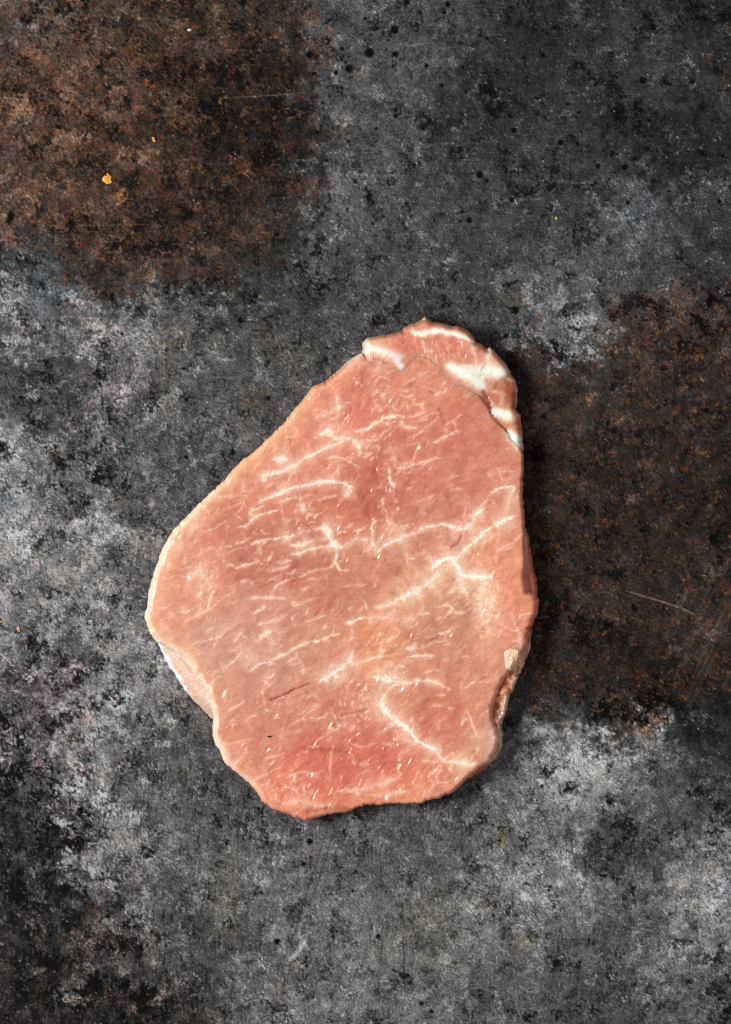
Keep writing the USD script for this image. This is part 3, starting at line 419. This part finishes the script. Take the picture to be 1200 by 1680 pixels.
for x0, y0, x1, y1, n, a0 in [(782,945,818,1045,70,95),(742,948,772,978,26,85),(322,915,352,985,26,75),(628,745,652,880,46,85),(476,820,520,890,30,60),(455,770,490,800,20,40),(580,690,660,760,40,35),(610,640,640,700,24,60),(635,1100,672,1125,18,20),(640,1180,690,1220,30,70),(700,1230,760,1280,30,70),(430,1270,520,1320,40,75),(540,1130,640,1180,40,75),(390,1040,470,1060,20,35),(820,1190,780,1240,0,0),(590,1040,660,1090,26,30)]:  # clusters of short pale strokes: fat streaks and painted glints
    for _ in range(n):
        x, y = x0 + (x1 - x0) * rng.beta(2, 2), rng.uniform(y0, y1); a = math.radians(rng.normal(a0, 22)); l = rng.gamma(2., 2.2) + 1.5
        F.stroke(fat, [(x, y), (x + math.cos(a) * l, y - math.sin(a) * l)], rng.uniform(.7, 1.5), rng.uniform(.3, .85), taper=False)
film = np.maximum(0.6 * F.blob(800, 990, 22, 55), 0.4 * F.blob(812, 1215, 14, 30)); film = np.maximum(film, 0.35 * F.blob(338, 950, 18, 36)); film = np.maximum(film, .35 * F.blob(690, 955, 26, 14, 30))  # pale membrane film together with white sheen painted into the colour
fat = np.maximum(fat, film * np.clip(.75 + .35 * u1, 0, 1.2))
# fat, seam and membranes of the cap muscle
capfat = np.zeros(F.shape)
for c, pts, w, s in [('1',[(440,138),(500,150),(560,135),(640,140),(720,160),(805,195)],[4,5,5,4.5,4],1.),('1',[(140,258),(170,240),(240,250),(300,280),(350,300)],9,.85),('1',[(150,195),(165,235)],7,.7),('1',[(335,295),(370,350)],6,.85),('1',[(665,350),(730,378),(800,415),(855,465)],[9,13,14,11],1.),
    ('1',[(680,348),(760,350),(840,370)],6,.8),('1',[(820,385),(880,375),(980,388)],[13,15,11],.95),('1',[(870,420),(850,480)],7,.85),('1',[(950,625),(1000,645),(1040,655)],9.5,1.),('1',[(1035,765),(1065,790),(1090,825)],9,1.),('1',[(910,240),(900,330),(920,380)],5,.5),('1',[(800,200),(830,330)],4,.45),('1',[(1000,420),(1050,430)],4,.6),
    ('1',[(1070,440),(1080,520),(1075,590)],3,.5),('1',[(0,335),(60,300),(120,270)],5,.75),('1',[(500,60),(520,80)],4,.3),('1',[(500,190),(520,250),(560,260)],2,.6),('1',[(930,500),(990,520),(980,570)],4,.4),('1',[(900,550),(940,590)],4,.4)]:
    F.stroke(capfat, pt(c, pts), np.asarray(w) * 1.0, s * 1.0, sharp=2.1, taper=False)
for k in range(95):   # grain lines of the cap muscle
    x = rng.uniform(505, 810); y = rng.uniform(185, 330); F.stroke(capfat, pt('1', [(x, y), (x + rng.uniform(-4, 14), y + rng.uniform(14, 50))]), rng.uniform(.6, 1.1), rng.uniform(.2, .5))
for k in range(30):
    x = rng.uniform(270, 500); y = rng.uniform(150, 290); F.stroke(capfat, pt('1', [(x, y), (x + rng.uniform(-2, 16), y + rng.uniform(14, 45))]), rng.uniform(.6, 1.), rng.uniform(.15, .35))
fat = np.maximum(fat, capfat)
fat = F.warp(fat, u1 * .4 + u3 * .9, u2 * .4 + F.band(8, 40, 48, 1.) * .8); fat = .55 * fat + .5 * ndi.gaussian_filter(fat, 1.1)
fat = np.clip(1.08 * fat * (1 + (0.16 - 0.12 * sstep(.1, .6, capfat)) * F.band(3, 14, 36, .8) - 0.03), 0, 1)
halo = np.clip(ndi.gaussian_filter(fat, 5) * 1.1, 0, 1)
lilac = np.clip(F.blob(650,590,14,14) * .8 + F.blob(680,953,12,9) + F.blob(745,895,16,10) * .8 + F.blob(700,1228,8,6) + F.blob(612,630,14,16) * .4, 0, 1)
warm = sstep(.2, .9, F.band(20, 90, 37, 1.)) * .5
fcol = np.array([253, 232, 214]) + np.array([2, 6, 8]) * sstep(.2, .7, capfat)[..., None] + (np.array([230, 200, 202]) - np.array([250, 224, 203])) * lilac[..., None] + (np.array([246, 206, 168]) - np.array([250, 224, 203])) * (warm * (1 - fat))[..., None]
col = base + (np.array([238, 180, 146]) - base) * (np.clip(0.38 * halo + 0.5 * ndi.gaussian_filter(fat, 11), 0, .6) * (1 - fat))[..., None]
fa = np.clip(fat, 0, 1)
col = col + (fcol - col) * fa[..., None]
# dark and red places, with shade of the seam and recesses painted in
red = np.zeros(F.shape); dark = np.zeros(F.shape)
for c, pts, w, s in [('B',[(60,770),(130,745),(200,710),(290,670)],[1.8,1.5,.9],.9),('B',[(470,870),(560,850),(650,830)],2,.45),('7',[(640,400),(760,400),(900,420)],3,.35),('7',[(700,770),(760,760),(900,760)],4,.5),('7',[(660,780),(690,760)],4,.5),('1',[(870,505),(895,545),(915,600)],[3.5,3.5,2],.9),
    ('1',[(915,625),(960,680),(1020,750)],1.0,.6),('1',[(1010,430),(1045,500),(1060,600)],[5,6,4],.75),('1',[(1055,650),(1080,730)],5,.5),('1',[(200,300),(280,330)],2,.4),('1',[(440,455),(380,480)],2,.35),('1',[(540,505),(575,510)],2.5,.35),('1',[(600,610),(640,720)],3,.3),
    ('4',[(660,510),(640,560),(600,590)],2.5,.6),('6',[(400,440),(470,405),(520,380)],3,.55),('6',[(1060,335),(1085,330),(1100,320)],2.2,.9),('6',[(1080,350),(1080,420)],2.5,.6),('8',[(945,250),(930,310)],4,.6),('8',[(960,480),(965,520)],3,.4),('A',[(200,550),(240,540)],4,.3),('4',[(1080,560),(1110,700)],5,.4),
    ('A',[(600,260),(640,330),(650,380)],7,.35),('A',[(700,130),(690,180)],6,.3),('3',[(720,400),(760,440)],10,.2)]:
    F.stroke(red, pt(c, pts), w, s, taper=False)
red = F.warp(red, u1 * .6, u2 * .6)
col = col + (np.array([150, 62, 44]) - col) * (red * 0.8)[..., None]
# right-hand lip and the lower right side with its membrane
lip = sstep(0, 3, F.inside([(861,862),(870,880),(876,915),(881,945),(890,970),(868,975),(862,950),(863,913)]))
col = col + (np.array([196, 108, 80]) - col) * (0.75 * lip)[..., None]
side = sstep(-1, 4, F.inside([(868,1028),(880,1035),(872,1075),(850,1118),(836,1160),(826,1195),(806,1190),(803,1160),(815,1140),(836,1108),(862,1072)]))
col = col + (np.array([204, 142, 114]) - col) * (0.75 * side)[..., None]
belly = sstep(-1, 3, F.inside([(770,1272),(786,1256),(806,1250),(818,1234),(830,1225),(822,1250),(790,1275)]))
col = col + (np.array([172, 78, 56]) - col) * (0.8 * belly)[..., None]
nod = np.zeros(F.shape)
for pts, w, s in [([(869,1056),(866,1068)],3,.9),([(860,1086),(852,1102)],2.6,.7),([(846,1112),(840,1128)],3,.9),([(833,1139),(829,1152)],4,.95),([(826,1160),(821,1178)],5,.6),([(812,1200),(810,1206)],4,.6),([(819,1190),(822,1215)],4,.4)]: F.stroke(nod, pts, w, s, taper=False)
nod = F.warp(nod, u1, u2)
col = col + (np.array([226, 192, 184]) - col) * nod[..., None]
lump = sstep(-0.5, 2, F.inside([(825,1066),(836,1061),(851,1062),(856,1075),(853,1088),(846,1099),(836,1100),(827,1094)]))
lumpc = np.array([232, 182, 150]) + (sstep(840, 828, F.X + u1))[..., None] * np.array([10, 16, 24])
col = col + (lumpc - col) * lump[..., None]
rimp = sstep(-1, 2, F.inside([(255,1048)] + rim_inner + [(351,1180),(335,1172),(300,1140),(270,1095),(246,1045)]))
rimc = np.array([226, 188, 168]) + sstep(11, 3, F.inside([(259,1052),(273,1083),(294,1117),(309,1137),(318,1149),(337,1168),(400,1180),(600,1000),(300,1000)]) + u3 * 2)[..., None] * sstep(1150, 1125, F.Y)[..., None] * np.array([29, 66, 84])
rimc = rimc + 8 * u1[..., None]
col = col + (rimc - col) * rimp[..., None]
col = np.clip(col, 20, 253)
MEAT_E = 1.10
fat_all = np.clip(np.maximum(np.maximum(fa, lump), np.maximum(rimp, nod)), 0, 1)
albedo_m = np.clip(lin(col) / (MEAT_E * light_on(F.X, F.Y))[..., None] * (1 + 0.14 * fat_all[..., None]), 0.01, 0.95)

# --- relief
T = 0.0105
fine = F.band(5.0, 22, 41, 1.0, stretch=2.2, ang=55); fine2 = F.band(1.8, 7, 42, .5)
lumps = F.band(14, 60, 43, 1., stretch=1.5, ang=24)
detail = gl * (0.25 + 0.9 * wetp) * (0.000072 * fine + 0.000010 * fine2) + 0.00011 * lumps
detail += 0.00006 * ndi.gaussian_filter(fat, 1.8) + 0.00008 * halo
detail -= 0.0003 * np.clip(red, 0, 1)
swell = F.points([(620,620,.9),(720,620,.6),(800,760,.0),(600,800,-.6),(470,900,.2),(640,1000,-.3),(330,950,.2),(740,1030,-.5),(700,1160,.5),(560,1250,-.4),(500,1300,.5),(420,1200,.3),(830,930,.5),(700,900,.2),(800,1150,.3)], 50) * 0.0008
Rmap = F.points([(592,590,14),(480,690,9),(380,780,10),(290,870,12),(250,960,13),(250,1030,10),(300,1080,14),(345,1150,12),(360,1230,9),(420,1300,9),(500,1335,8),(600,1315,6),(700,1310,6),(770,1270,12),(815,1230,12),(806,1160,12),(850,1080,12),(870,1040,9),(884,980,18),(862,920,6),(860,800,9),(858,740,8),(840,725,3),(815,693,3),(795,660,5),(760,630,6),(700,590,6),(650,595,10),(620,590,10)], 40)

skin = {}
def meat_material(name, sss, rough_lo, rough_hi):
    return usdkit.material(stage, '/World/Looks/' + name, {
        'col': ('attribute', {'attribute': 'albedo'}), 'pos': ('texture_coordinate', {}),
        'n1': ('noise_texture', {'scale': 1500.0, 'detail': 3.0, 'roughness': 0.6}), 'n2': ('noise_texture', {'scale': 420.0, 'detail': 2.0}), 'gloss': ('attribute', {'attribute': 'gloss'}), 'rm': ('mix_color', {'blend_type': 'mix', 'a': (0.34,) * 3}),
        'r1': ('rgb_ramp', {'ramp': [(0.25, (0.88, 0.84, 0.83)), (0.5, (1, 1, 1)), (0.75, (1.08, 1.12, 1.13))]}),
        'm1': ('mix_color', {'blend_type': 'multiply', 'fac': 1.0, 'use_clamp': False}),
        'rr': ('rgb_ramp', {'ramp': [(0.3, (rough_lo,) * 3), (0.7, (rough_hi,) * 3)]}),
        'bump': ('bump', {'strength': 0.12, 'distance': 0.0001}),
        'p': ('principled_bsdf', {'subsurface_method': 'random_walk', 'subsurface_weight': sss, 'subsurface_scale': 0.0006, 'subsurface_radius': (1.0, 0.6, 0.45), 'ior': 1.45, 'specular_ior_level': 0.5})},
        [('pos.object', 'n1.vector'), ('pos.object', 'n2.vector'), ('n1.fac', 'r1.fac'), ('col.color', 'm1.a'), ('r1.color', 'm1.b'), ('m1.result', 'p.base_color'), ('n2.fac', 'rr.fac'), ('gloss.fac', 'rm.fac'), ('rr.color', 'rm.b'), ('rm.result', 'p.roughness'),
         ('n1.fac', 'bump.height'), ('bump.normal', 'p.normal')], surface='p.BSDF')
flesh = meat_material('raw_pork', 0.6, 0.14, 0.25)
fatty = meat_material('pork_fat', 0.4, 0.22, 0.36)
vein_fat = meat_material('vein_fat', 0.0, 0.20, 0.36)

def solid(path, poly, top, mat, step=1.15, bottom=0.0003, jitter=0.9, undercut=4.0, seed=1):
    """A closed body over the polygon: top(x, y, distance to the rim) in metres, a wall that turns in under it, a flat underside."""
    P = poly if isinstance(poly, Polygon) else Polygon(poly).buffer(0)
    P = max(getattr(P, 'geoms', [P]), key=lambda q: q.area)
    L = P.exterior.length; nb = int(L / step)
    s = np.linspace(0, L, nb, endpoint=False); ring = shapely.get_coordinates(shapely.line_interpolate_point(P.exterior, s))
    if jitter:
        for k in range(3): ring = 0.5 * ring + 0.25 * (np.roll(ring, 1, 0) + np.roll(ring, -1, 0))
        r = np.random.default_rng(seed); j = r.standard_normal((nb, 2))
        j = ndi.gaussian_filter1d(j, 2.2, axis=0, mode='wrap') + 1.3 * ndi.gaussian_filter1d(r.standard_normal((nb, 2)), 7, axis=0, mode='wrap') + 1.1 * ndi.gaussian_filter1d(r.standard_normal((nb, 2)), 1.4, axis=0, mode='wrap') * (r.random((nb, 1)) < .3); ring = ring + j / j.std() * jitter * 0.75
    P = Polygon(ring).buffer(0); P = max(getattr(P, 'geoms', [P]), key=lambda q: q.area); shapely.prepare(P)
    x0, y0, x1, y1 = P.bounds
    X, Y = np.meshgrid(np.arange(x0, x1, step), np.arange(y0, y1, step * .9)); X[1::2] += step / 2
    X, Y = X.ravel(), Y.ravel(); ok = shapely.contains_xy(P, X, Y); X, Y = X[ok], Y[ok]
    di, _ = cKDTree(ring).query(np.stack([X, Y], 1)); ok = di > step * .6; X, Y, di = X[ok], Y[ok], di[ok]
    xy = np.vstack([ring, np.stack([X, Y], 1)]); dist = np.concatenate([np.zeros(nb), di])
    tri = Delaunay(xy).simplices; cen = xy[tri].mean(1); tri = tri[shapely.contains_xy(P, cen[:, 0], cen[:, 1])]
    z = np.maximum(top(xy[:, 0], xy[:, 1], dist), bottom + 0.0002)
    v = np.stack([wx(xy[:, 0]), wy(xy[:, 1]), z], 1)
    e1, e2 = v[tri[:, 1]] - v[tri[:, 0]], v[tri[:, 2]] - v[tri[:, 0]]; flip = e1[:, 0] * e2[:, 1] - e1[:, 1] * e2[:, 0] < 0; tri[flip] = tri[flip][:, ::-1]
    c = ring.mean(0); tang = np.roll(ring, -1, 0) - np.roll(ring, 1, 0); nrm = np.stack([-tang[:, 1], tang[:, 0]], 1); nrm /= np.linalg.norm(nrm, axis=1, keepdims=True) + 1e-9
    area = 0.5 * np.sum(ring[:, 0] * np.roll(ring[:, 1], -1) - np.roll(ring[:, 0], -1) * ring[:, 1]); nrm *= np.sign(area)
    rows = [np.arange(nb)]; vs = [v]; xys = [xy]; base_n = len(v)
    for t, ins in ((0.45, 0.25), (0.0, 1.0)):
        q = ring + nrm * undercut * ins; zz = bottom + (z[:nb] - bottom) * t
        vs.append(np.stack([wx(q[:, 0]), wy(q[:, 1]), zz], 1)); xys.append(ring); rows.append(base_n + np.arange(nb)); base_n += nb
    fs = [tri]
    for a, b in zip(rows[:-1], rows[1:]):
        a2, b2 = np.roll(a, -1), np.roll(b, -1); f = np.vstack([np.stack([a, b, b2], 1), np.stack([a, b2, a2], 1)]); fs.append(f if area > 0 else f[:, ::-1])
    # y runs down in this layout, so turn the wall outward if needed
    vs.append([[wx(c[0]), wy(c[1]), bottom]]); xys.append(c[None]); last = rows[-1]; f = np.stack([last, np.full(nb, base_n), np.roll(last, -1)], 1); fs.append(f if area > 0 else f[:, ::-1])
    V, FF, XY = np.vstack(vs), np.vstack(fs), np.vstack(xys)
    m = usdkit.mesh(stage, path, (V, FF), mat, smooth=True)
    color_primvar(m, 'albedo', F.at(albedo_m, XY[:, 0], XY[:, 1])); float_primvar(m, 'gloss', np.clip(F.at(gl, XY[:, 0], XY[:, 1]), 0, 1))
    return m
def dome_profile(d, R, lo):
    t = np.clip(d / R, 0, 1); return lo + (1 - lo) * np.sqrt(np.clip(1 - (1 - t) ** 2, 0, 1))
def ground(x, y): return F.at(detail + swell, x, y)
lo_map = F.points([(592,590,.5),(480,690,.8),(380,780,.8),(290,870,.8),(250,960,.8),(250,1030,.8),(300,1080,.75),(345,1150,.6),(360,1230,.8),(420,1300,.8),(500,1335,.75),(600,1315,.75),(700,1310,.75),(770,1270,.3),(815,1230,.3),(806,1160,.3),(850,1080,.3),(884,980,.3),(862,920,.6),(860,800,.3),(858,740,.45),(840,725,.66),(815,693,.62),(795,660,.62),(760,630,.93),(720,600,.95),(700,590,.95),(650,595,.96),(620,590,.96)], 24)
def z_main(x, y, d):
    return T * dome_profile(d, F.at(Rmap, x, y), F.at(lo_map, x, y)) + ground(x, y) * sstep(0, 8, d)
Pm = Polygon(main_poly).buffer(0)
def dist_main(x, y):
    return np.where(shapely.contains_xy(Pm, x, y), shapely.distance(shapely.points(x, y), Pm.exterior), 0)
def on_main(x, y): return z_main(x, y, dist_main(x, y))

root = UsdGeom.Xform.Define(stage, '/World/pork_slice')
data(root.GetPrim(), label='raw pink pork loin slice with white marbling lying on the dark metal surface', category='meat')
R_ = '/World/pork_slice/'
solid(R_ + 'lean_muscle', main_poly, z_main, flesh, seed=2)
capdrop = F.points([(605,580,-.0002),(640,588,-.0002),(655,600,-.0002),(620,628,.0006),(650,630,.0006),(600,620,.0006),(690,575,.0004),(700,560,.0003),(760,600,.0000),(735,595,.0000),(715,585,.0000),(800,620,.0012),(810,660,.0016),(800,640,.0014),(830,700,.0012),(845,690,.0012),(850,725,.0008),(770,620,.0000),(740,610,.0000),(785,640,.0004),(845,640,.0035),(835,620,.0010),(815,600,.0008)], 14)
def z_cap(x, y, d): return (T - F.at(capdrop, x, y)) * dome_profile(d, 12, 0.35) + (ground(x, y) + 0.0003 * F.at(capfat, x, y)) * sstep(0, 8, d)
m = solid(R_ + 'cap_muscle', cap_poly, z_cap, flesh, seed=3); data(m.GetPrim(), label='darker red cap muscle along the top right edge')
rim_poly = [(250,1040),(259,1053),(273,1083),(294,1117),(309,1137),(318,1149),(337,1168),(349,1178),(357,1170),(352,1146),(341,1115),(326,1092),(308,1068),(288,1054),(268,1044)]
Pr = LineString([(250,1040),(259,1053),(273,1083),(294,1117),(309,1137),(318,1149),(337,1168),(349,1178)])
def z_rim(x, y, d):
    do = shapely.distance(shapely.points(x, y), Pr); return 0.0022 + 0.0062 * np.sin(np.clip(do / 24, 0, 1) * math.pi / 2) + ground(x, y) * .5
m = solid(R_ + 'fat_rim', rim_poly, z_rim, fatty, seed=4, undercut=2); data(m.GetPrim(), label='white fat on the lower left side')
lip_poly = [(852,858),(861,863),(868,884),(873,916),(878,943),(883,968),(880,985),(855,985),(850,900)]
m = solid(R_ + 'side_flap', lip_poly, lambda x, y, d: 0.0066 * dome_profile(d, 9, 0.35) + ground(x, y) * sstep(0, 6, d), flesh, seed=5)
side_poly = [(868,1027),(873,1032),(872,1042),(869,1060),(866.6,1071),(860,1087),(854.6,1103),(846.6,1116),(842.6,1132),(834.6,1143),(832,1161),(826,1180),(823,1190),(825,1205),(823,1229),(812,1238),(798,1230),(795,1150),(820,1100),(850,1040)]
m = solid(R_ + 'side_flap_001', side_poly, lambda x, y, d: 0.0074 * dome_profile(d, 9, 0.4) + (ground(x, y) + .0006 * F.at(u3, x, y) + .0008 * F.at(nod, x, y)) * sstep(0, 4, d), flesh, seed=6)
belly_poly = [(766,1276),(772,1276),(787,1268),(800,1257),(816,1243),(823,1229),(800,1228),(770,1255)]
m = solid(R_ + 'side_flap_002', belly_poly, lambda x, y, d: 0.0050 * dome_profile(d, 8, 0.4) + ground(x, y) * .5, flesh, seed=7)
for k, (pts, w) in enumerate([([(868,1056),(865,1069)],3.2),([(858,1086),(851,1102)],3),([(845,1113),(839.5,1128)],3.2),([(832,1139),(828,1153)],4)]):
    solid(R_ + ('membrane' if k == 0 else 'membrane_%03d' % k), LineString(pts).buffer(w), lambda x, y, d: 0.0047 + 0.0016 * dome_profile(d, 4, 0.) + .0003 * F.at(u1, x, y), fatty, bottom=0.0035, undercut=0.5, jitter=.7, seed=10 + k)
lump_poly = [(825,1066),(836,1061),(851,1062),(857,1075),(854,1088),(847,1100),(836,1101),(826,1094),(825,1080)]
solid(R_ + 'fat_lump', lump_poly, lambda x, y, d: on_main(x, y) * .55 + T * .45 + 0.0008 * dome_profile(d, 6, -.5) + .00015 * F.at(u1, x, y), fatty, bottom=0.006, undercut=0.5, jitter=.8, seed=20)
fringe = Polygon([(684,531),(690,525),(695,521),(698,519),(700,523),(704,525),(708,528),(714,533),(700,537)])
solid(R_ + 'meat_shred', fringe, lambda x, y, d: 0.0062 * dome_profile(d, 5, 0.5), flesh, bottom=0.003, undercut=0.5, jitter=.8, seed=21)
solid(R_ + 'meat_shred_001', Polygon([(792,580),(798,572),(803,570),(809,574),(816,584),(814,594),(802,592)]), lambda x, y, d: 0.0086 * dome_profile(d, 7, 0.5), flesh, bottom=0.003, undercut=0.5, jitter=.5, seed=22)
solid(R_ + 'meat_shred_002', Polygon([(684,1312),(694,1312),(696,1315),(692,1319),(686,1319)]), lambda x, y, d: 0.0040 * dome_profile(d, 4, 0.5), fatty, bottom=0.0006, undercut=0.5, jitter=.5, seed=23)
# the thicker veins of fat, bodies of their own set in the lean
thick = [('4',[(480,722),(530,682),(590,655),(615,672),(645,715),(665,748),(740,770),(815,770)],4.6),('8',[(250,235),(300,300),(350,350),(420,400),(470,460),(530,490),(580,520),(612,560)],3.4),('8',[(215,80),(260,92),(325,98)],4.6),('4',[(700,590),(760,540),(830,480),(900,440),(940,418)],2.6),
         ('A',[(405,490),(425,540),(455,588)],3.0),('2',[(285,722),(310,727),(345,730)],3.0),('B',[(420,630),(460,605),(510,560)],3.0)]
for k, (c, pts, w) in enumerate(thick):
    Pv = LineString(catmull(pt(c, pts), 2)).buffer(w)
    solid(R_ + ('fat_vein' if k == 0 else 'fat_vein_%03d' % k), Pv, lambda x, y, d, w=w: on_main(x, y) - 0.00007 + 0.00015 * sstep(0, w, d), vein_fat, bottom=0.0085, undercut=0.3, jitter=.6, seed=30 + k, step=1.0)

# ================================================================== small loose things
def crumb(path, poly, z0, h, colour, label, category, group=None, rough=0.6, seed=1):
    P = Polygon(poly); L = P.exterior.length; n = max(18, int(L / 0.5)); ring = shapely.get_coordinates(shapely.line_interpolate_point(P.exterior, np.linspace(0, L, n, endpoint=False)))
    r = np.random.default_rng(seed); ring += r.normal(0, .18, ring.shape); c = ring.mean(0); vs = []; fs = []
    prof = [(1.0, 0), (1.04, .35), (.8, .8), (.45, 1.0)]
    for s, t in prof:
        q = c + (ring - c) * s; vs.append(np.stack([wx(q[:, 0]), wy(q[:, 1]), z0 + h * t * r.uniform(.75, 1.1, n)], 1))
    vs.append([[wx(c[0]), wy(c[1]), z0 + h * .95], [wx(c[0]), wy(c[1]), z0]]); N = len(prof) * n
    i = np.arange(n); j = np.roll(i, -1)
    for k in range(len(prof) - 1): a, b = k * n, (k + 1) * n; fs += [np.stack([a + i, a + j, b + j], 1), np.stack([a + i, b + j, b + i], 1)]
    t = (len(prof) - 1) * n; fs += [np.stack([t + i, t + j, np.full(n, N)], 1), np.stack([j, i, np.full(n, N + 1)], 1)]
    mat = usdkit.material(stage, '/World/Looks/' + path + '_look', {'pos': ('texture_coordinate', {}), 'n': ('noise_texture', {'scale': 3500.0, 'detail': 2.0}),
        'r': ('rgb_ramp', {'ramp': [(.3, tuple(lin(np.array(colour) * .75))), (.7, tuple(lin(np.minimum(np.array(colour) * 1.1, 255))))]}), 'p': ('principled_bsdf', {'roughness': rough})},
        [('pos.object', 'n.vector'), ('n.fac', 'r.fac'), ('r.color', 'p.base_color')], surface='p.BSDF')
    m = usdkit.mesh(stage, '/World/' + path, (np.vstack(vs), np.vstack(fs)), mat, smooth=50); data(m.GetPrim(), label=label, category=category)
crumb('yellow_flake', [(168,296),(169,291),(172,288),(174,289),(176,284),(180,287),(183,290),(182,295),(184,299),(179,301),(175,301),(172,299)], 0.00008, 0.0005, (226,172,62), 'bright yellow flake on the rusty brown patch at upper left', 'flake', seed=3)
crumb('yellow_flake_001', [(249,225),(253,224),(255,228),(256,232),(252,233),(250,229)], 0.00008, 0.0004, (205,150,60), 'tiny yellow flake above and right of the bright yellow flake', 'flake', seed=4)
crumb('tan_crumb', [(27,1029),(31,1027),(34,1031),(33,1036),(29,1036)], 0.00008, 0.0006, (214,176,128), 'tan crumb left of the meat, near the picture edge', 'crumb', seed=5)
crumb('tan_crumb_001', [(-4,1021),(2,1019),(8,1016),(9,1018),(3,1021),(-3,1024)], 0.00008, 0.0005, (214,186,120), 'pale straw-coloured sliver at the very left edge, beside the tan crumb', 'crumb', seed=6)
crumb('yellow_flake_002', [(911,357),(914,355),(916,358),(914,361),(912,360)], 0.00008, 0.0003, (190,180,50), 'minute yellow-green fleck on the grey metal at upper right', 'flake', seed=7)
crumb('white_fleck', [(307,48),(311,46),(315,48),(313,51),(309,51)], 0.00008, 0.0003, (205,200,195), 'tiny white fleck at the top of the rusty brown patch', 'flake', seed=9)
zs = float(on_main(np.array([444.]), np.array([1205.]))[0])
crumb('pepper_speck', [(440,1205),(442,1203.6),(445,1204),(448,1204.5),(447,1206),(443,1207)], zs - 0.00005, 0.0004, (26,18,16), 'small black speck lying on the lower left of the pork slice', 'speck', seed=8)
